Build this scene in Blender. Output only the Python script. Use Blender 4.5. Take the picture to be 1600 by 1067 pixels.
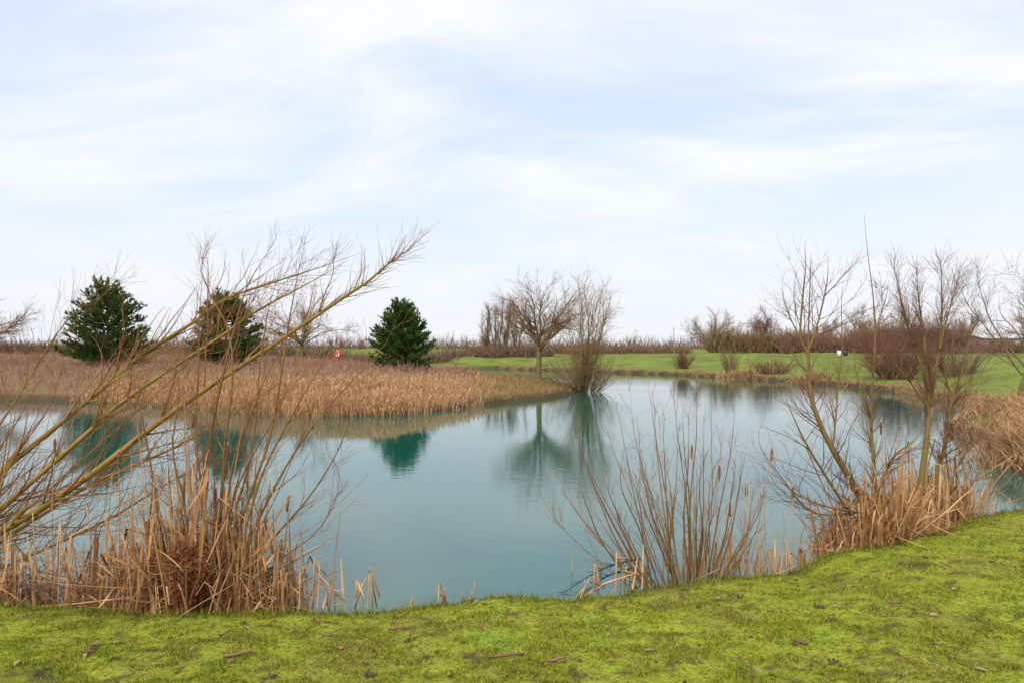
import bpy, math, numpy as np
from mathutils import Vector

# ------------------------------------------------------------------ camera, sky, sun, exposure
SC = bpy.context.scene
for o in list(bpy.data.objects):
    bpy.data.objects.remove(o, do_unlink=True)
H = 2.4                 # eye height above the water (m)
F = 1067.0              # focal length in photo pixels (24 mm on 36 mm, 1600 px wide)
HOR = 540.0             # horizon row in the photo

cam = bpy.data.cameras.new('camera')
cam.lens = 24.0; cam.sensor_width = 36.0
cam.clip_start = 0.05; cam.clip_end = 6000
camo = bpy.data.objects.new('camera', cam)
SC.collection.objects.link(camo)
camo.location = (0, 0, H)
camo.rotation_euler = (math.radians(90) + math.atan((HOR - 533.5) / F), 0, 0)
SC.camera = camo

SUN_EL, SUN_AZ = math.radians(48), math.radians(205)    # azimuth clockwise from +Y: behind the viewer
world = bpy.data.worlds.new('World'); SC.world = world
world.use_nodes = True
wt = world.node_tree; wt.nodes.clear()
def N(tree, kind, **kw):
    n = tree.nodes.new(kind)
    for k, v in kw.items():
        if k.startswith('i_'):
            key = k[2:]
            key = int(key) if key.isdigit() else key.replace('_', ' ')
            n.inputs[key].default_value = v
        else:
            setattr(n, k, v)
    return n
def build_world():
    t = wt; L = t.links.new
    out = N(t, 'ShaderNodeOutputWorld'); bg = N(t, 'ShaderNodeBackground'); bg.inputs['Strength'].default_value = 0.07
    L(bg.outputs[0], out.inputs['Surface'])
    sky = N(t, 'ShaderNodeTexSky', sky_type='NISHITA', sun_disc=False)
    sky.sun_elevation = SUN_EL; sky.sun_rotation = SUN_AZ
    sky.air_density = 1.0; sky.dust_density = 1.2; sky.ozone_density = 1.0
    tc = N(t, 'ShaderNodeTexCoord')
    sep = N(t, 'ShaderNodeSeparateXYZ'); L(tc.outputs['Generated'], sep.inputs[0])
    zc = N(t, 'ShaderNodeMath', operation='MAXIMUM', i_1=0.0); L(sep.outputs['Z'], zc.inputs[0])
    za = N(t, 'ShaderNodeMath', operation='ADD', i_1=0.30); L(zc.outputs[0], za.inputs[0])
    dx = N(t, 'ShaderNodeMath', operation='DIVIDE'); L(sep.outputs['X'], dx.inputs[0]); L(za.outputs[0], dx.inputs[1])
    dy = N(t, 'ShaderNodeMath', operation='DIVIDE'); L(sep.outputs['Y'], dy.inputs[0]); L(za.outputs[0], dy.inputs[1])
    cmb = N(t, 'ShaderNodeCombineXYZ'); L(dx.outputs[0], cmb.inputs[0]); L(dy.outputs[0], cmb.inputs[1])
    mp = N(t, 'ShaderNodeMapping'); mp.inputs['Rotation'].default_value = (0, 0, math.radians(38)); mp.inputs['Scale'].default_value = (0.75, 1.5, 1)
    mp.inputs['Location'].default_value = (3.4, 1.9, 0)
    L(cmb.outputs[0], mp.inputs[0])
    n1 = N(t, 'ShaderNodeTexNoise', i_Scale=1.45, i_Detail=7.0, i_Roughness=0.55, i_Distortion=0.6); L(mp.outputs[0], n1.inputs['Vector'])
    r1 = N(t, 'ShaderNodeMapRange', interpolation_type='SMOOTHSTEP'); r1.inputs[1].default_value = 0.36; r1.inputs[2].default_value = 0.70
    L(n1.outputs['Fac'], r1.inputs[0])
    # thin veil of high cloud over the clear sky
    veil = N(t, 'ShaderNodeMixRGB'); veil.inputs[0].default_value = 0.80
    veil.inputs[2].default_value = (3.7, 4.1, 4.85, 1)
    L(sky.outputs[0], veil.inputs[1])
    cl = N(t, 'ShaderNodeMixRGB'); cl.inputs[2].default_value = (4.65, 4.75, 4.95, 1)
    L(r1.outputs[0], cl.inputs[0]); L(veil.outputs[0], cl.inputs[1])
    # denser low cloud bank near the horizon
    hz = N(t, 'ShaderNodeMapRange', interpolation_type='SMOOTHSTEP'); hz.inputs[1].default_value = 0.26; hz.inputs[2].default_value = 0.0
    hz.inputs[3].default_value = 0.0; hz.inputs[4].default_value = 0.9
    L(zc.outputs[0], hz.inputs[0])
    lo = N(t, 'ShaderNodeMixRGB'); lo.inputs[2].default_value = (4.3, 4.42, 4.65, 1)
    L(hz.outputs[0], lo.inputs[0]); L(cl.outputs[0], lo.inputs[1])
    L(lo.outputs[0], bg.inputs['Color'])
build_world()

sl = bpy.data.lights.new('sun', 'SUN'); sl.energy = 1.5; sl.angle = math.radians(35); sl.color = (1.0, 0.94, 0.85)
so = bpy.data.objects.new('sun', sl); SC.collection.objects.link(so)
sd = Vector((math.sin(SUN_AZ) * math.cos(SUN_EL), math.cos(SUN_AZ) * math.cos(SUN_EL), math.sin(SUN_EL)))
so.rotation_euler = sd.to_track_quat('Z', 'Y').to_euler(); so.location = (0, -20, 40)

SC.view_settings.view_transform = 'Standard'; SC.view_settings.look = 'None'
SC.view_settings.exposure = 1.6; SC.view_settings.gamma = 1.0
SC.view_settings.use_curve_mapping = False
SC.cycles.max_bounces = 6; SC.cycles.transparent_max_bounces = 4

# ------------------------------------------------------------------ helpers
RNG = np.random.default_rng(7)
def at(px, py, D):
    """a point on the photograph's ray (px, py) that stands D metres out"""
    return np.array([(px - 800.0) / F * D, D, H - (py - HOR) / F * D])

def link_mesh(name, V, faces, mat, parent=None, attrs=None, smooth=True):
    """faces: list of int arrays (n,3) or (n,4); attrs: {name: per-vertex float array}"""
    V = np.asarray(V, dtype=np.float32)
    if parent is not None:
        off = np.array(parent['_loc'] if '_loc' in parent else (0, 0, 0), dtype=np.float32)
        V = V - off
    me = bpy.data.meshes.new(name)
    me.vertices.add(len(V)); me.vertices.foreach_set('co', V.ravel())
    loops = []; starts = []; pos = 0
    for f in faces:
        f = np.asarray(f, dtype=np.int32)
        if len(f) == 0: continue
        loops.append(f.ravel()); k = f.shape[1]
        starts.append(pos + np.arange(len(f), dtype=np.int32) * k); pos += f.size
    loops = np.concatenate(loops); starts = np.concatenate(starts)
    me.loops.add(len(loops)); me.loops.foreach_set('vertex_index', loops)
    me.polygons.add(len(starts)); me.polygons.foreach_set('loop_start', starts)
    if smooth: me.polygons.foreach_set('use_smooth', np.ones(len(starts), dtype=bool))
    me.update(calc_edges=True)
    for k, a in (attrs or {}).items():
        at_ = me.attributes.new(k, 'FLOAT', 'POINT'); at_.data.foreach_set('value', np.asarray(a, dtype=np.float32).ravel())
    me.materials.append(mat)
    o = bpy.data.objects.new(name, me); SC.collection.objects.link(o)
    if parent is not None: o.parent = parent
    return o
def tag(o, label, cat, group=None, kind=None):
    o['label'] = label
    if cat: o['category'] = cat
    if group: o['group'] = group
    if kind: o['kind'] = kind
    return o
def thing(name, label, cat, loc, group=None):
    o = bpy.data.objects.new(name, None); SC.collection.objects.link(o)
    o.location = [float(c) for c in loc]; o['_loc'] = [float(c) for c in loc]
    o.empty_display_size = 0.2
    return tag(o, label, cat, group)
def sub(name, V, faces, mat, part, attrs=None, smooth=True):
    """sub-part of a part whose own origin sits at its thing's origin"""
    root = part.parent
    o = link_mesh(name, np.asarray(V) - np.array(root['_loc']), faces, mat, None, attrs, smooth)
    o.parent = part
    return o

class Bag:
    """collects strands as tubes / ribbons into one mesh"""
    def __init__(s): s.V = []; s.Q = []; s.T = []; s.var = []; s.tt = []; s.n = 0
    def add(s, V, Q=None, T=None, var=None, tt=None):
        if Q is not None and len(Q): s.Q.append(Q + s.n)
        if T is not None and len(T): s.T.append(T + s.n)
        s.V.append(V); s.var.append(np.broadcast_to(var if var is not None else 0.5, (len(V),)))
        s.tt.append(np.broadcast_to(tt if tt is not None else 0.5, (len(V),))); s.n += len(V)
        return s
    def tubes(s, P, R, sides=4, var=None, rng=RNG, cap=False):
        P = np.asarray(P, float); R = np.asarray(R, float)
        if P.ndim == 2: P = P[None]; R = R[None]
        S, M, _ = P.shape
        if S == 0: return s
        T = np.gradient(P, axis=1); T /= np.linalg.norm(T, axis=2, keepdims=True) + 1e-9
        d = P[:, -1] - P[:, 0]
        ref = np.cross(d, np.where(np.abs(d[:, 2:3]) > 0.9 * np.linalg.norm(d, axis=1, keepdims=True), [[1., 0, 0]], [[0, 0, 1.]]))
        ref /= np.linalg.norm(ref, axis=1, keepdims=True) + 1e-9
        n1 = ref[:, None] - (ref[:, None] * T).sum(2, keepdims=True) * T
        n1 /= np.linalg.norm(n1, axis=2, keepdims=True) + 1e-9
        n2 = np.cross(T, n1)
        a = np.arange(sides) / sides * 2 * np.pi
        V = P[:, :, None] + R[:, :, None, None] * (np.cos(a)[None, None, :, None] * n1[:, :, None] + np.sin(a)[None, None, :, None] * n2[:, :, None])
        idx = np.arange(S * M * sides).reshape(S, M, sides)
        q = np.stack([idx[:, :-1], np.roll(idx[:, :-1], -1, 2), np.roll(idx[:, 1:], -1, 2), idx[:, 1:]], -1).reshape(-1, 4)
        if var is None: var = rng.random(S)
        vv = np.repeat(np.broadcast_to(var, (S,)), M * sides)
        tt = np.tile(np.repeat(np.linspace(0, 1, M), sides), S)
        s.add(V.reshape(-1, 3), Q=q, var=vv, tt=tt)
        if cap:
            f = idx[:, -1]
            for k in range(1, sides - 1):
                s.T.append(np.stack([f[:, 0], f[:, k], f[:, k + 1]], -1) + s.n - len(V.reshape(-1, 3)))
        return s
    def ribbons(s, P, W, side, var=None, rng=RNG):
        """P (S,M,3), W (S,M) half widths, side (S,3) width directions"""
        S, M, _ = P.shape
        if S == 0: return s
        o = side[:, None, :] * W[:, :, None]
        V = np.stack([P - o, P + o], 2)
        idx = np.arange(S * M * 2).reshape(S, M, 2)
        q = np.stack([idx[:, :-1, 0], idx[:, :-1, 1], idx[:, 1:, 1], idx[:, 1:, 0]], -1).reshape(-1, 4)
        if var is None: var = rng.random(S)
        s.add(V.reshape(-1, 3), Q=q, var=np.repeat(var, M * 2), tt=np.tile(np.repeat(np.linspace(0, 1, M), 2), S))
        return s
    def strips(s, P, R, rng=RNG, k=1.25):
        d = P[:, -1] - P[:, 0]; sd_ = np.cross(d, rng.normal(size=d.shape)); sd_ /= np.linalg.norm(sd_, axis=1, keepdims=True) + 1e-9
        return s.ribbons(P, R * k, sd_, rng=rng)
    def mesh(s, name, mat, parent=None, is_sub=False, smooth=True):
        V = np.concatenate(s.V); fs = []
        if s.Q: fs.append(np.concatenate(s.Q))
        if s.T: fs.append(np.concatenate(s.T))
        at_ = {'var': np.concatenate(s.var), 'tt': np.concatenate(s.tt)}
        return (sub if is_sub else link_mesh)(name, V, fs, mat, parent, at_, smooth)

def curve(pts, M):
    """Catmull-Rom through control points, M samples"""
    p = np.asarray(pts, float)
    p = np.vstack([2 * p[0] - p[1], p, 2 * p[-1] - p[-2]])
    n = len(p) - 3
    u = np.linspace(0, n - 1e-6, M); i = u.astype(int); f = (u - i)[:, None]
    a, b, c, d = p[i], p[i + 1], p[i + 2], p[i + 3]
    return 0.5 * ((2 * b) + (-a + c) * f + (2 * a - 5 * b + 4 * c - d) * f ** 2 + (-a + 3 * b - 3 * c + d) * f ** 3)

def grow(P, R, count, t=(0.2, 1.0), ang=(25, 55), length=(0.3, 0.6), M=5, up=0.08, wob=0.12, rs=0.6, tip=0.15, rmax=9, fall=0.4,
         rng=RNG, bias=(0, 0, 0), rmin=0.001):
    """child strands that leave the parents P (S,K,3)"""
    P = np.asarray(P, float); R = np.asarray(R, float)
    if P.ndim == 2: P = P[None]; R = R[None]
    S, K, _ = P.shape
    ln = np.linalg.norm(np.diff(P, axis=1), axis=2).sum(1)
    pi = rng.choice(S, size=count, p=ln / ln.sum())
    tt = rng.uniform(t[0], t[1], count)
    f = np.clip(tt * (K - 1), 0, K - 1 - 1e-6); i = f.astype(int); w = (f - i)[:, None]
    b = P[pi, i] * (1 - w) + P[pi, i + 1] * w
    r = R[pi, i] * (1 - w[:, 0]) + R[pi, i + 1] * w[:, 0]
    tan = P[pi, i + 1] - P[pi, i]; tan /= np.linalg.norm(tan, axis=1, keepdims=True) + 1e-9
    pr = np.cross(tan, rng.normal(size=(count, 3))); pr /= np.linalg.norm(pr, axis=1, keepdims=True) + 1e-9
    a = np.radians(rng.uniform(ang[0], ang[1], count))[:, None]
    d = np.cos(a) * tan + np.sin(a) * pr + np.array(bias)
    d /= np.linalg.norm(d, axis=1, keepdims=True)
    Ls = rng.uniform(length[0], length[1], count) * (1 - fall * tt)
    st = (Ls / (M - 1))[:, None]
    out = np.empty((count, M, 3)); out[:, 0] = b
    for k in range(1, M):
        out[:, k] = out[:, k - 1] + d * st
        d = d + rng.normal(size=(count, 3)) * wob + np.array([0, 0, up]); d /= np.linalg.norm(d, axis=1, keepdims=True)
    r0 = np.clip(r * rs, rmin, rmax)
    rad = r0[:, None] * np.linspace(1, tip, M)[None]
    return out, np.maximum(rad, rmin * 0.6)

# value noise on numpy arrays
def _h(ix, iy, s):
    n = (ix * 374761393 + iy * 668265263 + s * 974634777) & 0x7fffffff
    n = ((n ^ (n >> 13)) * 1274126177) & 0x7fffffff
    return ((n ^ (n >> 16)) & 0xffff) / 65535.0
def vnoise(x, y, s=0):
    ix = np.floor(x).astype(np.int64); iy = np.floor(y).astype(np.int64)
    fx = x - ix; fy = y - iy
    fx = fx * fx * (3 - 2 * fx); fy = fy * fy * (3 - 2 * fy)
    return (_h(ix, iy, s) * (1 - fx) * (1 - fy) + _h(ix + 1, iy, s) * fx * (1 - fy) + _h(ix, iy + 1, s) * (1 - fx) * fy + _h(ix + 1, iy + 1, s) * fx * fy)
def fbm(x, y, s=0, o=3):
    v = 0; a = 0.5; t = 0
    for k in range(o):
        v = v + a * vnoise(x * 2 ** k, y * 2 ** k, s + k * 17); t += a; a *= 0.5
    return v / t
def smooth(a, b, x):
    t = np.clip((x - a) / (b - a), 0, 1); return t * t * (3 - 2 * t)

# ------------------------------------------------------------------ materials
def new_mat(name):
    m = bpy.data.materials.new(name); m.use_nodes = True
    t = m.node_tree; b = t.nodes['Principled BSDF']
    return m, t, b
def strand_mat(name, cols, tipcol=None, tipat=(0.4, 1.0), rough=0.75, nscale=None, ncol=None, nrange=(0.5, 0.65), spec=0.25, transl=0.0, bump=0.0, coord='Object'):
    """colour from the per-strand random 'var', optional other colour towards the tip, optional blotches (moss, wear)"""
    m, t, b = new_mat(name); L = t.links.new
    va = N(t, 'ShaderNodeAttribute', attribute_name='var')
    ra = N(t, 'ShaderNodeValToRGB'); e = ra.color_ramp.elements
    n = len(cols)
    e[0].position = 0; e[0].color = (*cols[0], 1); e[1].position = 1; e[1].color = (*cols[-1], 1)
    for k in range(1, n - 1):
        q = e.new(k / (n - 1)); q.color = (*cols[k], 1)
    L(va.outputs['Fac'], ra.inputs[0]); col = ra.outputs[0]
    if tipcol:
        ta = N(t, 'ShaderNodeAttribute', attribute_name='tt')
        mr = N(t, 'ShaderNodeMapRange', interpolation_type='SMOOTHSTEP'); mr.inputs[1].default_value = tipat[0]; mr.inputs[2].default_value = tipat[1]
        L(ta.outputs['Fac'], mr.inputs[0])
        mx = N(t, 'ShaderNodeMixRGB'); mx.inputs[2].default_value = (*tipcol, 1); L(mr.outputs[0], mx.inputs[0]); L(col, mx.inputs[1]); col = mx.outputs[0]
    if nscale:
        tc = N(t, 'ShaderNodeTexCoord')
        nz = N(t, 'ShaderNodeTexNoise', i_Scale=nscale, i_Detail=4.0); L(tc.outputs[coord], nz.inputs['Vector'])
        mr = N(t, 'ShaderNodeMapRange'); mr.inputs[1].default_value = nrange[0]; mr.inputs[2].default_value = nrange[1]
        L(nz.outputs['Fac'], mr.inputs[0])
        mx = N(t, 'ShaderNodeMixRGB'); mx.inputs[2].default_value = (*ncol, 1); L(mr.outputs[0], mx.inputs[0]); L(col, mx.inputs[1]); col = mx.outputs[0]
        if bump:
            bp = N(t, 'ShaderNodeBump', i_Strength=bump, i_Distance=0.01); L(nz.outputs['Fac'], bp.inputs['Height']); L(bp.outputs[0], b.inputs['Normal'])
    L(col, b.inputs['Base Color']); b.inputs['Roughness'].default_value = rough
    b.inputs['Specular IOR Level'].default_value = spec
    if transl:
        tr = N(t, 'ShaderNodeBsdfTranslucent'); L(col, tr.inputs['Color'])
        ms = N(t, 'ShaderNodeMixShader', i_0=transl); L(b.outputs[0], ms.inputs[1]); L(tr.outputs[0], ms.inputs[2])
        L(ms.outputs[0], t.nodes['Material Output'].inputs['Surface'])
    return m

M_LIMB = strand_mat('mossy_willow_bark', [(0.25, 0.13, 0.045), (0.28, 0.155, 0.05)], nscale=11, ncol=(0.18, 0.155, 0.014), nrange=(0.44, 0.6), bump=1.0, rough=0.85)
M_TWIG = strand_mat('willow_twig', [(0.24, 0.14, 0.04), (0.24, 0.085, 0.04), (0.28, 0.19, 0.04), (0.18, 0.085, 0.04)], tipcol=(0.22, 0.08, 0.05), tipat=(0.3, 1.0), rough=0.6)
M_SHRUB = strand_mat('shrub_stem', [(0.17, 0.11, 0.03), (0.16, 0.065, 0.03), (0.21, 0.14, 0.035)], tipcol=(0.2, 0.065, 0.045), tipat=(0.2, 0.9), nscale=14, ncol=(0.13, 0.12, 0.025), nrange=(0.5, 0.68), rough=0.6)
M_ALDER = strand_mat('mossy_sapling_bark', [(0.17, 0.10, 0.04), (0.19, 0.115, 0.045)], tipcol=(0.16, 0.08, 0.055), tipat=(0.3, 0.75), nscale=13, ncol=(0.155, 0.13, 0.018), nrange=(0.45, 0.62), bump=0.5, rough=0.8)
M_ALDERTW = strand_mat('sapling_twig', [(0.15, 0.075, 0.04), (0.13, 0.055, 0.04), (0.17, 0.12, 0.04)], tipcol=(0.15, 0.06, 0.05), rough=0.65)
M_FARBARK = strand_mat('bare_tree_bark', [(0.13, 0.10, 0.05), (0.15, 0.115, 0.045)], nscale=3, ncol=(0.16, 0.15, 0.04), nrange=(0.45, 0.65), rough=0.9)
M_FARTWIG = strand_mat('bare_tree_twig', [(0.21, 0.135, 0.075), (0.17, 0.095, 0.06), (0.22, 0.15, 0.065)], rough=0.8)
M_FARTWIG2 = strand_mat('brown_tree_twig', [(0.23, 0.135, 0.075), (0.25, 0.16, 0.065), (0.18, 0.095, 0.06)], rough=0.8)
M_HEDGE = strand_mat('hedge_twig', [(0.17, 0.11, 0.075), (0.155, 0.09, 0.068), (0.19, 0.13, 0.075)], rough=0.85)
M_HEDGER = strand_mat('red_hedge_twig', [(0.21, 0.11, 0.075), (0.18, 0.095, 0.068), (0.22, 0.13, 0.078)], rough=0.85)
M_HEDGEO = strand_mat('olive_hedge_twig', [(0.19, 0.14, 0.06), (0.16, 0.10, 0.05), (0.22, 0.15, 0.07)], rough=0.85)
M_BUSHD = strand_mat('dark_red_bush_twig', [(0.15, 0.065, 0.05), (0.12, 0.05, 0.04), (0.19, 0.10, 0.05)], rough=0.85)
M_CATTAIL = strand_mat('dead_cattail_leaf', [(0.24, 0.11, 0.04), (0.48, 0.27, 0.11), (0.34, 0.165, 0.065), (0.62, 0.41, 0.21), (0.43, 0.22, 0.085), (0.54, 0.33, 0.155), (0.27, 0.13, 0.055)], nscale=7, ncol=(0.22, 0.12, 0.06), nrange=(0.55, 0.85), rough=0.7, transl=0.2)
M_STALK = strand_mat('dead_cattail_stalk', [(0.36, 0.20, 0.085), (0.50, 0.32, 0.16), (0.28, 0.14, 0.065)], rough=0.7)
M_SEED = strand_mat('cattail_seed_head', [(0.13, 0.05, 0.025), (0.2, 0.09, 0.045)], nscale=60, ncol=(0.38, 0.25, 0.16), nrange=(0.55, 0.8), rough=0.95, bump=1.0)
M_REED = strand_mat('golden_reed', [(0.44, 0.25, 0.115), (0.55, 0.33, 0.16), (0.33, 0.17, 0.08), (0.58, 0.38, 0.2)], tipcol=(0.56, 0.34, 0.18), tipat=(0.5, 1.0), rough=0.8, transl=0.2)
M_UNDER = strand_mat('dead_willowherb', [(0.31, 0.17, 0.125), (0.36, 0.21, 0.145), (0.25, 0.125, 0.095), (0.34, 0.22, 0.12)], rough=0.9, transl=0.1)
M_RUST = strand_mat('rusty_dead_plant', [(0.22, 0.075, 0.025), (0.15, 0.05, 0.02), (0.28, 0.11, 0.04)], rough=0.9)
M_BRAMBLE = strand_mat('bramble_stem', [(0.14, 0.075, 0.055), (0.19, 0.12, 0.085), (0.10, 0.05, 0.04)], rough=0.7)
M_TUFT = strand_mat('dry_grass', [(0.34, 0.23, 0.09), (0.30, 0.22, 0.07), (0.42, 0.30, 0.13)], rough=0.9, transl=0.2)
M_BANK = strand_mat('dead_bank_grass', [(0.38, 0.22, 0.10), (0.46, 0.29, 0.15), (0.30, 0.16, 0.075)], rough=0.9, transl=0.15)
M_OLIVEGRASS = strand_mat('rough_grass', [(0.26, 0.19, 0.06), (0.32, 0.19, 0.08), (0.22, 0.19, 0.045), (0.28, 0.15, 0.07)], rough=0.9, transl=0.2)
M_LEAF = strand_mat('fallen_leaf', [(0.12, 0.06, 0.035), (0.24, 0.14, 0.08), (0.16, 0.075, 0.04), (0.3, 0.21, 0.14)], rough=0.7)
M_SOILCAST = strand_mat('worm_cast_soil', [(0.045, 0.03, 0.017), (0.09, 0.055, 0.03)], rough=0.95)
M_CONIFER = strand_mat('cypress_spray', [(0.06, 0.12, 0.026), (0.09, 0.155, 0.03), (0.046, 0.095, 0.022), (0.125, 0.18, 0.036)], rough=0.8, spec=0.08, transl=0.15)
M_CONBARK = strand_mat('cypress_bark', [(0.12, 0.075, 0.045)], rough=0.9) if False else strand_mat('cypress_bark', [(0.12, 0.075, 0.045), (0.14, 0.09, 0.05)], rough=0.9)

def grass_colour(t):
    """patchy moss and grass colour by world position; returns the colour socket and noise"""
    L = t.links.new
    g = N(t, 'ShaderNodeNewGeometry')
    n1 = N(t, 'ShaderNodeTexNoise', i_Scale=1.1, i_Detail=5.0, i_Roughness=0.6); L(g.outputs['Position'], n1.inputs['Vector'])
    n2 = N(t, 'ShaderNodeTexNoise', i_Scale=5.5, i_Detail=6.0, i_Roughness=0.65); L(g.outputs['Position'], n2.inputs['Vector'])
    add = N(t, 'ShaderNodeMath', operation='MULTIPLY_ADD', i_1=0.5); L(n2.outputs['Fac'], add.inputs[0])
    hlf = N(t, 'ShaderNodeMath', operation='MULTIPLY', i_1=0.5); L(n1.outputs['Fac'], hlf.inputs[0]); L(hlf.outputs[0], add.inputs[2])
    r = N(t, 'ShaderNodeValToRGB'); L(add.outputs[0], r.inputs[0])
    e = r.color_ramp.elements
    e[0].position = 0.30; e[0].color = (0.165, 0.16, 0.034, 1)
    e[1].position = 0.70; e[1].color = (0.135, 0.22, 0.024, 1)
    for p, c in ((0.41, (0.205, 0.205, 0.03, 1)), (0.48, (0.21, 0.235, 0.024, 1)), (0.54, (0.225, 0.26, 0.02, 1)), (0.61, (0.18, 0.245, 0.024, 1))):
        q = e.new(p); q.color = c
    n5 = N(t, 'ShaderNodeTexNoise', i_Scale=34.0, i_Detail=4.0, i_Roughness=0.65); L(g.outputs['Position'], n5.inputs['Vector'])
    r5 = N(t, 'ShaderNodeValToRGB'); L(n5.outputs['Fac'], r5.inputs[0]); e = r5.color_ramp.elements
    e[0].position = 0.34; e[0].color = (0.36, 0.31, 0.35, 1); e[1].position = 0.66; e[1].color = (1.4, 1.32, 1.8, 1)
    q = e.new(0.46); q.color = (0.95, 0.95, 0.95, 1)
    mx = N(t, 'ShaderNodeMixRGB', blend_type='MULTIPLY'); mx.inputs[0].default_value = 0.95; L(r.outputs[0], mx.inputs[1]); L(r5.outputs[0], mx.inputs[2])
    return mx.outputs[0], n2.outputs['Fac'], g

def ground_material():
    m, t, b = new_mat('ground'); L = t.links.new
    col, nz, g = grass_colour(t)
    def attr(n): return N(t, 'ShaderNodeAttribute', attribute_name=n).outputs['Fac']
    def mix(fac, a, c):
        x = N(t, 'ShaderNodeMixRGB'); L(fac, x.inputs[0]); L(a, x.inputs[1])
        if isinstance(c, tuple): x.inputs[2].default_value = (*c, 1)
        else: L(c, x.inputs[2])
        return x.outputs[0]
    # mown grass of the far bank and fields
    n3 = N(t, 'ShaderNodeTexNoise', i_Scale=0.35, i_Detail=7.0, i_Roughness=0.7); L(g.outputs['Position'], n3.inputs['Vector'])
    rf = N(t, 'ShaderNodeValToRGB'); n6 = N(t, 'ShaderNodeTexNoise', i_Scale=2.2, i_Detail=5.0, i_Roughness=0.7); L(g.outputs['Position'], n6.inputs['Vector'])
    ma = N(t, 'ShaderNodeMath', operation='MULTIPLY_ADD', i_1=0.4, i_2=-0.2); L(n6.outputs['Fac'], ma.inputs[0])
    ad = N(t, 'ShaderNodeMath', operation='ADD'); L(ma.outputs[0], ad.inputs[0]); L(n3.outputs['Fac'], ad.inputs[1]); L(ad.outputs[0], rf.inputs[0]); e = rf.color_ramp.elements
    e[0].position = 0.32; e[0].color = (0.115, 0.105, 0.03, 1); e[1].position = 0.7; e[1].color = (0.185, 0.205, 0.05, 1)
    q = e.new(0.43); q.color = (0.115, 0.135, 0.03, 1); q = e.new(0.52); q.color = (0.135, 0.185, 0.032, 1)
    col = mix(attr('far'), col, rf.outputs[0])
    # rough brown cover on the spit
    rp = N(t, 'ShaderNodeValToRGB'); L(nz, rp.inputs[0]); e = rp.color_ramp.elements
    e[0].position = 0.3; e[0].color = (0.14, 0.08, 0.05, 1); e[1].position = 0.7; e[1].color = (0.2, 0.15, 0.055, 1)
    col = mix(attr('spit'), col, rp.outputs[0])
    # bare soil at the water's edge and in worn spots
    col = mix(attr('soil'), col, (0.055, 0.038, 0.022))
    L(col, b.inputs['Base Color']); b.inputs['Roughness'].default_value = 0.95; b.inputs['Specular IOR Level'].default_value = 0.1
    n4 = N(t, 'ShaderNodeTexNoise', i_Scale=28.0, i_Detail=5.0, i_Roughness=0.7); L(g.outputs['Position'], n4.inputs['Vector'])
    bp = N(t, 'ShaderNodeBump', i_Strength=0.7, i_Distance=0.03); L(n4.outputs['Fac'], bp.inputs['Height']); L(bp.outputs[0], b.inputs['Normal'])
    return m
def blade_material():
    m, t, b = new_mat('lawn_blade'); L = t.links.new
    col, nz, g = grass_colour(t)
    va = N(t, 'ShaderNodeAttribute', attribute_name='var')
    r = N(t, 'ShaderNodeValToRGB'); L(va.outputs['Fac'], r.inputs[0]); e = r.color_ramp.elements
    e[0].position = 0.0; e[0].color = (0.36, 0.34, 0.3, 1); e[1].position = 0.9; e[1].color = (1.2, 1.2, 1.1, 1)
    q = e.new(0.93); q.color = (1.5, 1.1, 2.2, 1)
    mx = N(t, 'ShaderNodeMixRGB', blend_type='MULTIPLY'); mx.inputs[0].default_value = 1; L(col, mx.inputs[1]); L(r.outputs[0], mx.inputs[2])
    L(mx.outputs[0], b.inputs['Base Color']); b.inputs['Roughness'].default_value = 0.8; b.inputs['Specular IOR Level'].default_value = 0.15
    tr = N(t, 'ShaderNodeBsdfTranslucent'); L(mx.outputs[0], tr.inputs['Color'])
    ms = N(t, 'ShaderNodeMixShader', i_0=0.35); L(b.outputs[0], ms.inputs[1]); L(tr.outputs[0], ms.inputs[2])
    L(ms.outputs[0], t.nodes['Material Output'].inputs['Surface'])
    return m
def water_material():
    m, t, b = new_mat('pond_water'); L = t.links.new
    g = N(t, 'ShaderNodeNewGeometry')
    b.inputs['Base Color'].default_value = (0.004, 0.074, 0.052, 1)
    b.inputs['Roughness'].default_value = 0.035; b.inputs['IOR'].default_value = 1.95
    mp = N(t, 'ShaderNodeMapping'); mp.inputs['Scale'].default_value = (1.0, 1.7, 1.0); mp.inputs['Rotation'].default_value = (0, 0, 0.25)
    L(g.outputs['Position'], mp.inputs[0])
    n1 = N(t, 'ShaderNodeTexNoise', i_Scale=3.2, i_Detail=4.0, i_Roughness=0.55); L(mp.outputs[0], n1.inputs['Vector'])
    n2 = N(t, 'ShaderNodeTexNoise', i_Scale=0.12, i_Detail=2.0); L(g.outputs['Position'], n2.inputs['Vector'])
    mr = N(t, 'ShaderNodeMapRange'); mr.inputs[1].default_value = 0.35; mr.inputs[2].default_value = 0.65; mr.inputs[3].default_value = 0.006; mr.inputs[4].default_value = 0.05
    L(n2.outputs['Fac'], mr.inputs[0])
    bp = N(t, 'ShaderNodeBump', i_Distance=0.08); L(n1.outputs['Fac'], bp.inputs['Height']); L(mr.outputs[0], bp.inputs['Strength'])
    L(bp.outputs[0], b.inputs['Normal'])
    return m
M_GROUND = ground_material(); M_BLADE = blade_material(); M_WATER = water_material()
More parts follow.
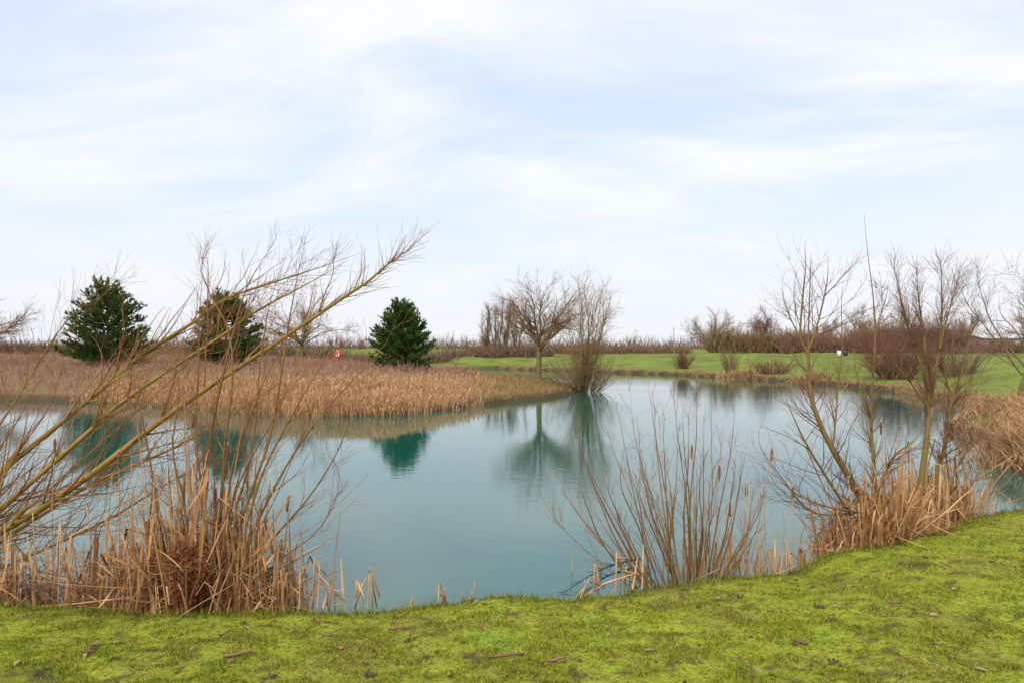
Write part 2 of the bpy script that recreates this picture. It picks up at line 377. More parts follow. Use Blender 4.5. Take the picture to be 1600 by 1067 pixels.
def plain(name, col, rough=0.6, nscale=20, vary=0.25, metal=0.0):
    m, t, b = new_mat(name); L = t.links.new
    tc = N(t, 'ShaderNodeTexCoord'); nz = N(t, 'ShaderNodeTexNoise', i_Scale=nscale, i_Detail=4.0); L(tc.outputs['Object'], nz.inputs['Vector'])
    mx = N(t, 'ShaderNodeMixRGB'); mx.inputs[1].default_value = (*[c * (1 - vary) for c in col], 1); mx.inputs[2].default_value = (*col, 1)
    L(nz.outputs['Fac'], mx.inputs[0]); L(mx.outputs[0], b.inputs['Base Color'])
    b.inputs['Roughness'].default_value = rough; b.inputs['Metallic'].default_value = metal
    return m

# ------------------------------------------------------------------ pond outline and terrain
NEAR = [(-60, 5.2), (-30, 5.6), (-14, 5.9), (-7, 5.75), (-4.2, 5.62), (-2.6, 5.5), (-1.2, 5.58), (-0.4, 5.7), (0.2, 5.72), (0.6, 5.85), (1.15, 6.05), (1.75, 6.3), (2.45, 6.5),
        (3.2, 6.95), (4.15, 7.4), (5.2, 8.05), (6.1, 8.75), (6.9, 9.2), (8.6, 9.9), (12, 10.6), (18, 11.5), (26, 12)]
RIGHT = [(24, 14), (14, 13.4), (9.6, 12.6), (9.9, 14.0), (11.3, 15.6), (11.9, 17.2), (12.3, 19.4), (14.2, 21.5), (15.8, 23.4), (17.6, 26), (19, 29), (20, 35), (19.6, 41), (18.4, 46), (16.6, 51), (14.2, 55), (11.2, 59.5), (6, 64), (-1.4, 71.5)]
BACK = [(-4, 71), (-7, 66), (-8, 58), (-5, 49), (-1, 44), (2.2, 41), (3.4, 38.6)]
FRONT = [(3.5, 36.4), (3.0, 34.2), (1.75, 31.2), (-1.04, 27.8), (-2.4, 25.6), (-3.8, 23.9), (-6.3, 23.3), (-9.1, 24.3), (-12, 26.2), (-15.6, 27.6), (-19, 29.4), (-22.5, 30), (-30, 31.8), (-45, 33), (-62, 34)]
POND = np.array(NEAR + RIGHT + BACK + FRONT + [(-75, 26), (-72, 12)], float)
SPIT = np.array(BACK[::-1][::-1] + FRONT + [(-90, 34), (-90, 60), (-60, 70)], float)
def inside(poly, x, y):
    r = np.zeros(x.shape, bool); n = len(poly); j = n - 1
    for i in range(n):
        xi, yi = poly[i]; xj, yj = poly[j]
        c = ((yi > y) != (yj > y)) & (x < (xj - xi) * (y - yi) / (yj - yi + 1e-12) + xi)
        r ^= c; j = i
    return r
def dist(poly, x, y, closed=True):
    d = np.full(x.shape, 1e9); n = len(poly)
    for i in range(n if closed else n - 1):
        a = poly[i]; b = poly[(i + 1) % n]; e = b - a
        t = np.clip(((x - a[0]) * e[0] + (y - a[1]) * e[1]) / (e @ e), 0, 1)
        d = np.minimum(d, (x - a[0] - t * e[0]) ** 2 + (y - a[1] - t * e[1]) ** 2)
    return np.sqrt(d)
def shore(x, y):
    """signed distance to the water's edge, positive on land, with a ragged edge"""
    d = dist(POND, x, y)
    d = np.where(inside(POND, x, y), -d, d)
    return d + (fbm(x * 1.1, y * 1.1, 3) - 0.5) * 0.35 + (fbm(x * 5, y * 5, 4) - 0.5) * 0.10
def terrain(x, y, full=False):
    x = np.asarray(x, float); y = np.asarray(y, float)
    s = shore(x, y)
    near = (y < 13.0) & (dist(np.array(NEAR), x, y, False) < dist(np.array(RIGHT), x, y, False)) & (s > -1)
    spit = inside(SPIT, x, y)
    hn = 0.27 + 0.62 * (1 - np.exp(-np.clip(s, 0, None) / 2.9)) + (fbm(x * 1.3, y * 1.3, 9) - 0.5) * 0.08 + (fbm(x * 6, y * 6, 12) - 0.5) * 0.045
    hs = 0.15 + 1.6 * (1 - np.exp(-np.clip(s, 0, None) / 10.0)) + (fbm(x * 0.4, y * 0.4, 21) - 0.5) * 0.35 * smooth(1, 6, s)
    hf = 0.28 + 0.25 * smooth(0, 4, s) + 0.5 * smooth(4.5, 7.5, s) + 0.3 * smooth(8, 20, s) + (fbm(x * 0.22, y * 0.22, 31) - 0.5) * 0.55 * smooth(1, 6, s)
    h = np.where(near, hn, np.where(spit, hs, hf))
    h = h * smooth(-0.10, 0.10, s) + (-0.6 * smooth(0.0, -2.5, s) - 0.06) * (1 - smooth(-0.10, 0.10, s))
    if full: return h, s, near, spit
    return h
def gz(x, y): return float(terrain(np.array([x]), np.array([y]))[0])

def build_ground():
    az = np.radians(np.concatenate([np.arange(-180, -50, 5), np.arange(-50, 50.01, 0.40), np.arange(55, 180, 5)]))
    rad = np.concatenate([[0.0], np.exp(np.arange(math.log(0.6), math.log(2500), 0.0165))])
    A, Rr = np.meshgrid(az, rad)
    x = Rr * np.sin(A); y = Rr * np.cos(A)
    h, s, near, spit = terrain(x.ravel(), y.ravel(), True)
    n, k = A.shape
    idx = np.arange(n * k).reshape(n, k)
    a = idx[:-1]; b = np.roll(idx, -1, 1)[:-1]; c = np.roll(idx, -1, 1)[1:]; d = idx[1:]
    q = np.stack([a, d, c, b], -1).reshape(-1, 4)
    xx, yy = x.ravel(), y.ravel()
    soil = (1 - smooth(0.02, 0.16 + 0.45 * smooth(0.5, 0.7, fbm(xx * 0.9, yy * 0.9, 44)) * smooth(0.4, 1.6, xx), s)) + 0.85 * np.maximum(smooth(0.70, 0.80, fbm(xx * 3.1, yy * 3.1, 40, 4)), smooth(0.74, 0.82, fbm(xx * 11, yy * 11, 41, 2))) * near
    soil = np.where(spit, (1 - smooth(0.1, 1.0, s)) * 0.9, soil)
    soil = np.where(~near & ~spit, 1 - smooth(0.2, 0.9, s), soil)
    o = link_mesh('ground', np.stack([xx, yy, h], -1), [q], M_GROUND, None,
                  {'far': (~near).astype(float), 'spit': spit.astype(float) * smooth(84, 66, yy), 'soil': np.clip(soil, 0, 1)})
    tag(o, 'grassy ground with the banks of the pond', None, kind='structure')
build_ground()
def build_water():
    x0, x1, y0, y1 = -95, 40, 2, 90
    V = np.array([(x0, y0, 0), (x1, y0, 0), (x1, y1, 0), (x0, y1, 0)], float)
    o = link_mesh('water', V, [np.array([[0, 1, 2, 3]])], M_WATER, None, smooth=False)
    tag(o, 'calm turquoise pond water', None, kind='structure')
build_water()

# ------------------------------------------------------------------ far things
def hedge(name, label, p0, p1, height, depth, n, mat, seed, r=0.012, cat='hedge', vary=0.35, group=None):
    rng = np.random.default_rng(seed)
    p0 = np.array(p0, float); p1 = np.array(p1, float); e = p1 - p0; Ln = np.linalg.norm(e); e /= Ln
    nn = np.array([-e[1], e[0]])
    u = rng.uniform(0, Ln, n); w = rng.normal(0, 0.4, n) * depth
    b = p0 + u[:, None] * e + w[:, None] * nn
    z = terrain(b[:, 0], b[:, 1])
    hh = height * (1 - vary + 2 * vary * fbm(u * 0.35, u * 0 + seed, seed)) * (1 - 0.35 * (np.abs(w) / depth) ** 2) * rng.uniform(0.45, 1.05, n)
    low = rng.random(n) < 0.5
    M = 5; P = np.empty((n, M, 3))
    P[:, 0] = np.column_stack([b, z - 0.05]); d = np.column_stack([rng.normal(0, 0.6, (n, 2)), np.ones(n)])
    P[:, 0, 2] += np.where(low, 0, hh * rng.uniform(0.0, 0.5, n))
    ln = np.where(low, hh, hh * 0.5)
    for k in range(1, M):
        d /= np.linalg.norm(d, axis=1, keepdims=True); P[:, k] = P[:, k - 1] + d * (ln / (M - 1))[:, None]
        d = d + rng.normal(0, 0.25, (n, 3)) + [0, 0, 0.2]
    R = r * np.linspace(1.3, 0.12, M)[None] * rng.uniform(0.6, 1.3, n)[:, None]
    g = Bag(); g.strips(P, R, rng)
    c, cr = grow(P, R, int(n * 2.6), t=(0.15, 0.95), ang=(25, 75), length=(0.10 * height, 0.26 * height), M=3, rs=0.8, rng=rng, rmin=r * 0.4, up=0.1)
    g.strips(c, cr, rng)
    root = thing(name, label, cat, (*(p0 + e * Ln / 2), gz(*(p0 + e * Ln / 2))), group)
    g.mesh('branches', mat, root)
    return root

def bare_tree(name, label, base, height, style='round', seed=1, trunk=0.42, r0=0.13, spread=1.0, limbs=9, br=60, tw=700, mt=None, mb=None, rtw=0.008, cat='tree', group=None, up=0.06, tw2=0, lean=(0, 0)):
    rng = np.random.default_rng(seed)
    mb = mb or M_FARBARK; mt = mt or M_FARTWIG
    bx, by = base; bz = gz(bx, by) - 0.05
    root = thing(name, label, cat, (bx, by, bz), group)
    B = np.array([bx, by, bz])
    if style == 'round':
        th = height * trunk
        P = curve([B, B + [lean[0] * .3, lean[1] * .3, th * 0.4], B + [lean[0] * .7 + rng.normal(0, .04), lean[1], th * 0.75], B + [lean[0], lean[1], th]], 10)
        R = np.linspace(r0 * 1.15, r0 * 0.8, 10); R[0] *= 1.35
        Bag().tubes(P, R, 10, rng=rng).mesh('trunk', mb, root)
        LP = []; LR = []
        for k in range(limbs):
            a = 2 * math.pi * (k + rng.uniform(-.3, .3)) / limbs
            el = rng.uniform(0.55, 1.3) if k else 1.45
            s0 = P[-1] - [0, 0, rng.uniform(0, 0.28) * th]
            ln = height * (1 - trunk) * rng.uniform(0.85, 1.15)
            d = np.array([math.cos(a) * math.cos(el) * spread, math.sin(a) * math.cos(el) * spread, math.sin(el)])
            d /= np.linalg.norm(d)
            pts = [s0]
            for q in range(6):
                pts.append(pts[-1] + d * ln / 6)
                d = d + rng.normal(0, 0.2, 3) + [0, 0, up]; d /= np.linalg.norm(d)
            LP.append(curve(pts, 10)); LR.append(r0 * rng.uniform(0.38, 0.6) * np.linspace(1, 0.2, 10))
        LP = np.array(LP); LR = np.array(LR)
        for k in range(limbs):
            Bag().tubes(LP[k], LR[k], 6, rng=rng).mesh('limb', mb, root)
        bl = (height * 0.16, height * 0.38)
    else:   # many stems from the ground
        LP = []; LR = []
        for k in range(limbs):
            a = rng.uniform(0, 2 * math.pi); tilt = abs(rng.normal(0, 0.16)) * spread + 0.03
            ln = height * rng.uniform(0.72, 1.02)
            d = np.array([math.cos(a) * math.sin(tilt) + lean[0], math.sin(a) * math.sin(tilt) + lean[1], math.cos(tilt)]); d /= np.linalg.norm(d)
            pts = [B + [math.cos(a) * 0.12 * spread, math.sin(a) * 0.12 * spread, 0]]
            for q in range(6):
                pts.append(pts[-1] + d * ln / 6); d = d + rng.normal(0, 0.05, 3) + [0, 0, up * 0.6]; d /= np.linalg.norm(d)
            LP.append(curve(pts, 10)); LR.append(r0 * rng.uniform(0.5, 1.0) * np.linspace(1, 0.15, 10))
        LP = np.array(LP); LR = np.array(LR)
        for k in range(limbs):
            Bag().tubes(LP[k], LR[k], 6, rng=rng).mesh('stem', mb, root)
        bl = (height * 0.12, height * 0.34)
    aa = (22, 50) if style != 'poplar' else (10, 28)
    P2, R2 = grow(LP, LR, br, t=(0.15, 1.0), ang=aa, length=bl, M=6, up=up, wob=0.12, rs=0.6, rng=rng, rmin=rtw)
    g = Bag().tubes(P2, R2, 4, rng=rng)
    allP = np.concatenate([P2, LP[:, ::2][:, :6] if LP[:, ::2].shape[1] >= 6 else np.array([curve(p, 6) for p in LP])]); 
    allR = np.concatenate([R2, np.array([np.interp(np.linspace(0, 1, 6), np.linspace(0, 1, 10), r) for r in LR])])
    P3, R3 = grow(allP, allR, tw, t=(0.1, 1.0), ang=(18, 55) if style != 'poplar' else (12, 35), length=(bl[0] * 0.5, bl[1] * 0.75), M=5, up=up * 1.3, wob=0.14, rs=0.6, rmax=rtw * 1.6, rng=rng, rmin=rtw * 0.8)
    g.strips(P3, R3, rng)
    if tw2:
        P4, R4 = grow(P3, R3, tw2, t=(0.1, 1.0), ang=(18, 50), length=(bl[0] * 0.3, bl[1] * 0.4), M=4, up=up, wob=0.12, rs=0.8, rmax=rtw, rng=rng, rmin=rtw * 0.7)
        g.strips(P4, R4, rng)
    g.mesh('crown', mt, root)
    return root

def bush(name, label, base, height, width, seed, n=90, mat=None, r=0.010, cat='bush', group=None, tw=900):
    rng = np.random.default_rng(seed); mat = mat or M_BUSHD
    bx, by = base; bz = gz(bx, by) - 0.05
    root = thing(name, label, cat, (bx, by, bz), group)
    M = 6; a = rng.uniform(0, 2 * np.pi, n); q = rng.random(n) ** 0.6
    P = np.empty((n, M, 3)); P[:, 0] = np.column_stack([bx + np.cos(a) * q * width * 0.22, by + np.sin(a) * q * width * 0.22, np.full(n, bz)])
    d = np.column_stack([np.cos(a) * q * width * 0.42, np.sin(a) * q * width * 0.42, np.full(n, height) * (1 - 0.3 * q)])
    ln = np.linalg.norm(d, axis=1) * rng.uniform(0.6, 1.05, n); d /= np.linalg.norm(d, axis=1, keepdims=True)
    for k in range(1, M):
        P[:, k] = P[:, k - 1] + d * (ln / (M - 1))[:, None]; d = d + rng.normal(0, 0.1, (n, 3)); d /= np.linalg.norm(d, axis=1, keepdims=True)
    R = (r * rng.uniform(0.8, 1.8, n))[:, None] * np.linspace(1, 0.3, M)[None]
    g = Bag().tubes(P, R, 4, rng=rng); g.mesh('stems', mat, root)
    c, cr = grow(P, R, tw, t=(0.1, 1), ang=(18, 55), length=(height * 0.12, height * 0.35), M=4, rng=rng, up=0.05, rmin=r * 0.5)
    Bag().strips(c, cr, rng).mesh('twigs', mat, root)['kind'] = 'stuff'
    return root

def conifer(name, label, base, height, width, seed):
    rng = np.random.default_rng(seed)
    bx, by = base; bz = gz(bx, by)
    root = thing(name, label, 'conifer', (bx, by, bz))
    B = np.array([bx, by, bz - 0.1])
    Pt = curve([B, B + [0.03, 0, height * .4], B + [0.0, 0.03, height * 0.92]], 8)
    Bag().tubes(Pt, np.linspace(0.14, 0.02, 8), 8, rng=rng).mesh('trunk', M_CONBARK, root)
    # limbs swing out and up, each clothed in feathery sprays
    n = 170
    u = np.sort(rng.random(n) ** 0.9)
    LP = np.empty((n, 7, 3)); q = np.linspace(0, 1, 7)
    for k in range(n):
        z0 = 0.02 + u[k] * 0.86; a = k * 2.399 + rng.normal(0, 0.3)
        prof = np.interp(z0, [0, 0.12, 0.3, 0.5, 0.68, 0.82, 1.0], [0.84, 1.0, 1.0, 0.82, 0.58, 0.32, 0.05]) * width * 0.5
        rise = np.interp(z0, [0, 0.3, 0.8], [0.06, 0.14, 0.15]) * height * rng.uniform(0.7, 1.4)
        reach = prof * rng.uniform(0.84, 1.08)
        LP[k] = np.stack([B[0] + np.cos(a) * reach * q, B[1] + np.sin(a) * reach * q, B[2] + z0 * height + rise * q ** 1.7], -1)
    lead = []
    for k in range(4):
        ox, oy = (0.05, 0) if k == 0 else (rng.normal(0, 0.22), rng.normal(0, 0.2)); zt = 1.03 if k == 0 else rng.uniform(0.86, 0.95)
        lead.append(np.stack([B[0] + ox * q, B[1] + oy * q, B[2] + height * (0.62 + (zt - 0.62) * q)], -1))
    LP = np.concatenate([LP, lead])
    LR = np.tile(np.linspace(0.03, 0.008, 7), (len(LP), 1))
    Bag().tubes(LP, LR, 4, rng=rng).mesh('limbs', M_CONBARK, root)
    S1, R1 = grow(LP, LR, 5200, t=(0.2, 1.0), ang=(12, 58), length=(0.22, 0.5), M=4, up=0.2, wob=0.1, fall=0.5, rng=rng, rmin=0.004)
    S1 = np.concatenate([S1, LP[:, 3:]])
    g = Bag()
    # flat sprays: narrow scale-leaf faces fanned along every side shoot
    m = 20
    pi = np.repeat(np.arange(len(S1)), m); t = np.tile(np.linspace(0.05, 1.0, m), len(S1)) + rng.normal(0, 0.03, len(S1) * m)
    f = np.clip(t * 3, 0, 2.999); i = f.astype(int); w = (f - i)[:, None]
    p = S1[pi, i] * (1 - w) + S1[pi, i + 1] * w; tan = S1[pi, i + 1] - S1[pi, i]; tan /= np.linalg.norm(tan, axis=1, keepdims=True)
    sd_ = np.cross(tan, rng.normal(size=(len(p), 3))); sd_ /= np.linalg.norm(sd_, axis=1, keepdims=True)
    dirn = tan + sd_ * rng.uniform(0.15, 0.8, len(p))[:, None] + [0, 0, 0.2]; dirn /= np.linalg.norm(dirn, axis=1, keepdims=True)
    wd = np.cross(dirn, rng.normal(size=(len(p), 3))); wd /= np.linalg.norm(wd, axis=1, keepdims=True)
    ln = rng.uniform(0.07, 0.17, len(p))[:, None]; ww = rng.uniform(0.013, 0.026, len(p))[:, None]
    V = np.stack([p - wd * ww, p + wd * ww, p + dirn * ln], 1).reshape(-1, 3)
    T = np.arange(len(V)).reshape(-1, 3)
    g.add(V, T=T, var=np.repeat(np.clip(rng.random(len(S1))[pi] * 0.65 + rng.random(len(p)) * 0.35, 0, 1), 3))
    g.mesh('foliage', M_CONIFER, root)
    return root

conifer('cypress_tree', 'broad tall dark green cypress standing alone furthest from the lifebuoy', (-25.2, 42.5), 5.2, 5.0, 11)
conifer('cypress_tree', 'dark green cypress behind the limbs of the leaning willow', (-17.4, 41.5), 4.2, 4.2, 12)
conifer('cypress_tree', 'rounded green cypress with spiky top standing alone behind golden reeds', (-6.65, 41.3), 4.2, 3.75, 13)

bare_tree('bare_tree', 'round-crowned bare tree with one mossy trunk at the tip of the reed spit', (1.5, 38.0), 5.25, 'round', 21, trunk=0.42, r0=0.15, spread=1.2, limbs=12, br=120, tw=1100, tw2=2200, rtw=0.007, up=0.03)
bare_tree('bare_willow', 'bushy many-stemmed bare willow leaning over the water at the spit tip', (3.75, 36.2), 6.3, 'multi', 22, r0=0.055, spread=1.45, limbs=15, br=110, tw=900, tw2=1600, mt=M_FARTWIG2, rtw=0.007, lean=(0.06, 0))
bush('willow_scrub', 'tangle of olive basal shoots round the foot of the spit-tip willow', (3.75, 36.25), 2.5, 4.2, 23, n=120, mat=M_HEDGEO, r=0.012, tw=1500)
for i, (px, top) in enumerate(((762, 480), (776, 468), (787, 466), (808, 470))):
    D = 82.0; b = at(px, 552, D)
    bare_tree('slender_tree', 'slender upright bare tree rising out of the hedge behind the round-crowned tree', (b[0], D + i * 0.6), (552 - top) / F * D, 'poplar', 30 + i, r0=0.09, spread=0.8, limbs=4, br=80, tw=800, rtw=0.016, group='slender trees in the far hedge', up=0.08)
bare_tree('bare_tree', 'brownish round bare tree between the second cypress and the red lifebuoy', (-15.4, 50.0), 4.9, 'round', 41, trunk=0.3, r0=0.12, spread=1.35, limbs=10, br=90, tw=1000, tw2=1200, mt=M_FARTWIG2, rtw=0.010)
bare_tree('bare_tree', 'wide bare tree with drooping pale twigs beside the tallest cypress', (-34.5, 44.0), 4.5, 'round', 42, trunk=0.25, r0=0.12, spread=1.6, limbs=10, br=90, tw=1000, tw2=1000, rtw=0.010, up=0.02)
bare_tree('bare_tree', 'dome-crowned grey bare tree standing at the end of the far right hedge', (30.5, 104.0), 6.2, 'round', 43, trunk=0.2, r0=0.16, spread=1.1, limbs=11, br=110, tw=1400, tw2=1400, rtw=0.014)
bare_tree('bare_tree', 'smaller reddish round bare tree rising above the red hedge', (37.5, 102.0), 6.0, 'round', 44, trunk=0.35, r0=0.13, spread=0.9, limbs=9, br=90, tw=1200, tw2=1200, mt=M_BUSHD, rtw=0.014)
rr = np.random.default_rng(5)
for i, (px, top, D) in enumerate(((1290, 508, 118), (1345, 487, 122), (1372, 498, 116), (1425, 490, 114), (1500, 494, 112), (1612, 496, 110), (1680, 488, 110))):
    b = at(px, 552, D)
    bare_tree('background_tree', 'bare brown tree in the wood behind the right-hand hedge', (b[0], D), (556 - top) / F * D * 1.02, 'round', 50 + i, trunk=0.25, r0=0.15, spread=1.0, limbs=9, br=70, tw=700, tw2=500, mt=M_FARTWIG2, rtw=0.026, group='trees in the wood behind the right hedge')

hedge('hedge', 'long low brown hedge behind the cypresses and the lifebuoy', (-88, 64), (-11, 64), 1.55, 1.4, 8000, M_HEDGE, 61, r=0.026, vary=0.28)
hedge('hedge', 'short brown hedge running back from behind the spiky-topped cypress', (-11.5, 64.5), (-6, 80), 1.6, 1.4, 1500, M_HEDGE, 60, r=0.024, vary=0.2)
hedge('hedge', 'red-brown trimmed hedge beyond the far lawn, behind the slender trees', (-6, 84), (24, 92), 1.5, 1.2, 4200, M_HEDGER, 62, r=0.024, vary=0.16)
hedge('hedge', 'ragged brown scrub round the feet of the slender trees', (-5, 81), (5, 83), 2.0, 1.5, 1100, M_HEDGE, 67, r=0.026, vary=0.25)
hedge('hedge', 'olive and brown scrubby hedge beside the dome-crowned tree', (29, 100), (45, 98), 4.4, 2.2, 3000, M_HEDGEO, 63, r=0.032, vary=0.22)
hedge('hedge', 'deep red scrubby hedge below the small round tree', (38, 96), (52, 92), 3.9, 1.8, 2600, M_HEDGER, 64, r=0.032, vary=0.2)
hedge('hedge', 'tall brown hedge behind the white and black bins', (47, 95.5), (58, 92), 5.2, 2.0, 2600, M_HEDGE, 65, r=0.032, vary=0.22)
hedge('hedge', 'tall orange-brown thicket next to the pale barn', (55.5, 92.5), (60.5, 91), 4.8, 1.8, 1300, M_HEDGER, 66, r=0.03, vary=0.2)
hedge('hedge', 'lower rust-brown hedge in front of the pale barn', (60, 90.5), (80, 86), 2.45, 1.6, 2600, M_HEDGER, 68, r=0.028, vary=0.22)
hedge('hedge', 'ragged brown hedge beyond the crooked bank tree', (80, 86), (108, 80), 4.0, 2.0, 2000, M_HEDGE, 69, r=0.032, vary=0.25)
for i, (x0, y0, x1, y1, h, n) in enumerate(((-260, 190, -120, 205, 6, 1300), (-120, 200, -20, 210, 7, 1300), (-20, 210, 70, 215, 6.5, 1300), (70, 215, 190, 190, 8, 1600))):
    hedge('tree_line', ('purple-brown tree line on the flat horizon beyond the tallest cypress', 'purple-brown tree line on the horizon between the lifebuoy and the bare tree behind it', 'purple-brown tree line on the horizon beyond the slender trees and grey pole', 'purple-brown tree line on the horizon beyond the barn')[i], (x0, y0), (x1, y1), h * 0.8, 7, int(n * 1.4), M_HEDGE, 70 + i, r=0.07, cat='tree line', vary=0.4, group='distant tree lines')

bush('bush', 'small upright bush on the far lawn beside the grey pole', (14.6, 58.6), 1.9, 2.0, 81, n=80, mat=M_BUSHD, r=0.014, tw=900)
bush('bush', 'low dark bush on the far bank beside a clump of pale reeds', (18.9, 49.5), 1.5, 3.4, 82, n=90, mat=M_BUSHD, r=0.013, tw=900)
bush('bush', 'twiggy olive bush on the far bank behind a clump of pale reeds', (16.6, 51.8), 2.6, 1.8, 83, n=40, mat=M_HEDGEO, r=0.012, tw=500)
bush('bush', 'large dark red bush on the far bank behind the mossy saplings', (22.4, 40.0), 3.0, 4.0, 84, n=170, mat=M_BUSHD, r=0.012, tw=2400)
bush('bush', 'spreading brown bush beside the large dark red bush', (25.5, 39.2), 2.4, 3.0, 85, n=90, mat=M_HEDGE, r=0.012, tw=1100)
bare_tree('bank_tree', 'crooked bare tree with tilted dark trunk rooted in the right-hand reeds', (18.2, 24.6), 5.0, 'round', 86, trunk=0.24, r0=0.09, spread=0.9, limbs=7, br=70, tw=700, tw2=900, rtw=0.005, lean=(0.45, 0), up=0.04)
bush('bush', 'thin spreading olive bush at the foot of the crooked bank tree', (15.9, 25.4), 2.3, 3.2, 87, n=46, mat=M_HEDGEO, r=0.008, tw=600)

# lifebuoy, pole, bins, barn
def box(x0, x1, y0, y1, z0, z1):
    V = np.array([(x, y, z) for z in (z0, z1) for y in (y0, y1) for x in (x0, x1)], float)
    Q = np.array([(0, 2, 3, 1), (4, 5, 7, 6), (0, 1, 5, 4), (2, 6, 7, 3), (0, 4, 6, 2), (1, 3, 7, 5)])
    return V, Q
def torus(c, R, r, n=28, m=10, axis='y'):
    a = np.arange(n) / n * 2 * np.pi; b = np.arange(m) / m * 2 * np.pi
    A, B_ = np.meshgrid(a, b, indexing='ij')
    V = np.stack([c[0] + (R + r * np.cos(B_)) * np.cos(A), c[1] + r * np.sin(B_), c[2] + (R + r * np.cos(B_)) * np.sin(A)], -1).reshape(-1, 3)
    i = np.arange(n * m).reshape(n, m)
    Q = np.stack([i, np.roll(i, -1, 0), np.roll(np.roll(i, -1, 0), -1, 1), np.roll(i, -1, 1)], -1).reshape(-1, 4)
    return V, Q
M_RED = plain('red_plastic', (0.62, 0.025, 0.02), 0.4); M_WHITE = plain('white_plastic', (0.8, 0.8, 0.78), 0.5, vary=0.1)
M_BLACK = plain('black_plastic', (0.02, 0.02, 0.022), 0.5); M_WOOD = plain('weathered_post', (0.2, 0.15, 0.1), 0.9)
M_STEEL = plain('grey_steel', (0.2, 0.2, 0.21), 0.5); M_ROOF = plain('pale_sheet_roof', (0.5, 0.52, 0.55), 0.5, 2, 0.1); M_WALL = plain('barn_cladding', (0.4, 0.4, 0.38), 0.7, 2)
def lifebuoy():
    c = at(528, 553, 58); x, y = c[0], c[1]; g = gz(x, y)
    t = thing('lifebuoy_station', 'red lifebuoy housing with white ring on a post by the hedge', 'lifebuoy', (x, y, g))
    V, Q = box(x - 0.05, x + 0.05, y + 0.06, y + 0.16, g - 0.1, c[2] + 0.3); link_mesh('post', V, [Q], M_WOOD, t, smooth=False)
    # rounded red backing case
    a = np.arange(28) / 28 * 2 * np.pi
    ox = np.sign(np.cos(a)) * np.abs(np.cos(a)) ** 0.7 * 0.27; oz = np.sign(np.sin(a)) * np.abs(np.sin(a)) ** 0.7 * 0.36
    rings = [(0.06, 1.0), (-0.05, 1.0), (-0.09, 0.9)]
    V = np.concatenate([np.stack([x + ox * s, np.full(28, y + d), c[2] + oz * s], -1) for d, s in rings] + [[(x, y + 0.06, c[2]), (x, y - 0.10, c[2])]])
    i = np.arange(84).reshape(3, 28); Q = np.stack([i[:-1], np.roll(i[:-1], -1, 1), np.roll(i[1:], -1, 1), i[1:]], -1).reshape(-1, 4)
    T = np.concatenate([np.stack([np.roll(i[0], -1), i[0], np.full(28, 84)], -1), np.stack([i[2], np.roll(i[2], -1), np.full(28, 85)], -1)])
    link_mesh('housing', V, [Q, T], M_RED, t)
    V, Q = torus((x, y - 0.11, c[2] - 0.02), 0.125, 0.036); link_mesh('ring', V, [Q], M_WHITE, t)
lifebuoy()
def pole():
    b = at(1053, 556, 84); g = gz(b[0], 84)
    t = thing('pole', 'thin grey pole standing at the hedge behind the small upright bush', 'pole', (b[0], 84, g))
    P = np.array([(b[0], 84, g - 0.1), (b[0], 84, g + 1.5), (b[0], 84, g + 3.2)]); Bag().tubes(P, np.array([0.05, 0.045, 0.035]), 8).mesh('shaft', M_STEEL, t)
    Bag().tubes(np.array([(b[0], 84, g + 3.15), (b[0], 84, g + 3.2), (b[0], 84, g + 3.24)]), np.array([0.045, 0.045, 0.005]), 8).mesh('cap', M_STEEL, t)
pole()
def bin_(px, D, w, h, mat, label):
    b = at(px, 560, D); x = b[0]; g = gz(x, D)
    t = thing('bin', label, 'bin', (x, D, g))
    def taper(z0, z1, w0, w1):
        V = np.array([(x + sx * w_, D + sy * w_, z) for z, w_ in ((z0, w0), (z1, w1)) for sx, sy in ((-1, -1), (1, -1), (1, 1), (-1, 1))])
        Q = np.array([(3, 2, 1, 0), (4, 5, 6, 7)] + [(k, (k + 1) % 4, 4 + (k + 1) % 4, 4 + k) for k in range(4)]); return V, Q
    V, Q = taper(g - 0.02, g + h * 0.86, w * 0.42, w * 0.5); link_mesh('body', V, [Q], mat, t, smooth=False)
    V, Q = taper(g + h * 0.862, g + h, w * 0.54, w * 0.46); link_mesh('lid', V, [Q], mat, t, smooth=False)
bin_(1312, 76, 0.45, 0.62, M_WHITE, 'small white bin at the foot of the tall brown hedge')
bin_(1321, 77.5, 0.4, 0.75, M_BLACK, 'small black bin beside the white one by the tall hedge')
def barn():
    c = at(1562, 540, 128); x, y = c[0], 128; g = gz(x, y)
    t = thing('barn', 'long low pale-roofed barn showing above the rust-brown hedge', 'building', (x, y, g))
    V, Q = box(x - 5.4, x + 6, y - 4, y + 4, g - 0.1, g + 2.35); link_mesh('wall', V, [Q], M_WALL, t, smooth=False)
    e = 0.35; V = np.array([(x - 5.8, y - 4 - e, g + 2.3), (x + 6.4, y - 4 - e, g + 2.3), (x + 6.4, y, g + 2.95), (x - 5.8, y, g + 2.95), (x + 6.4, y + 4 + e, g + 2.3), (x - 5.8, y + 4 + e, g + 2.3)])
    V = np.concatenate([V, V + [0, 0, 0.12]])
    Q = np.array([(6, 7, 8, 9), (9, 8, 10, 11), (0, 1, 7, 6), (1, 2, 8, 7), (2, 4, 10, 8), (4, 5, 11, 10), (5, 3, 9, 11), (3, 0, 6, 9), (3, 2, 1, 0), (5, 4, 2, 3)])
    link_mesh('roof', V, [Q], M_ROOF, t, smooth=False)
    for k in range(4):
        xx = x - 4.2 + k * 2.8; V, Q = box(xx - 0.5, xx + 0.5, y - 4.05, y - 3.9, g + 1.1, g + 1.9); link_mesh('window', V, [Q], M_BLACK, t, smooth=False)
barn()

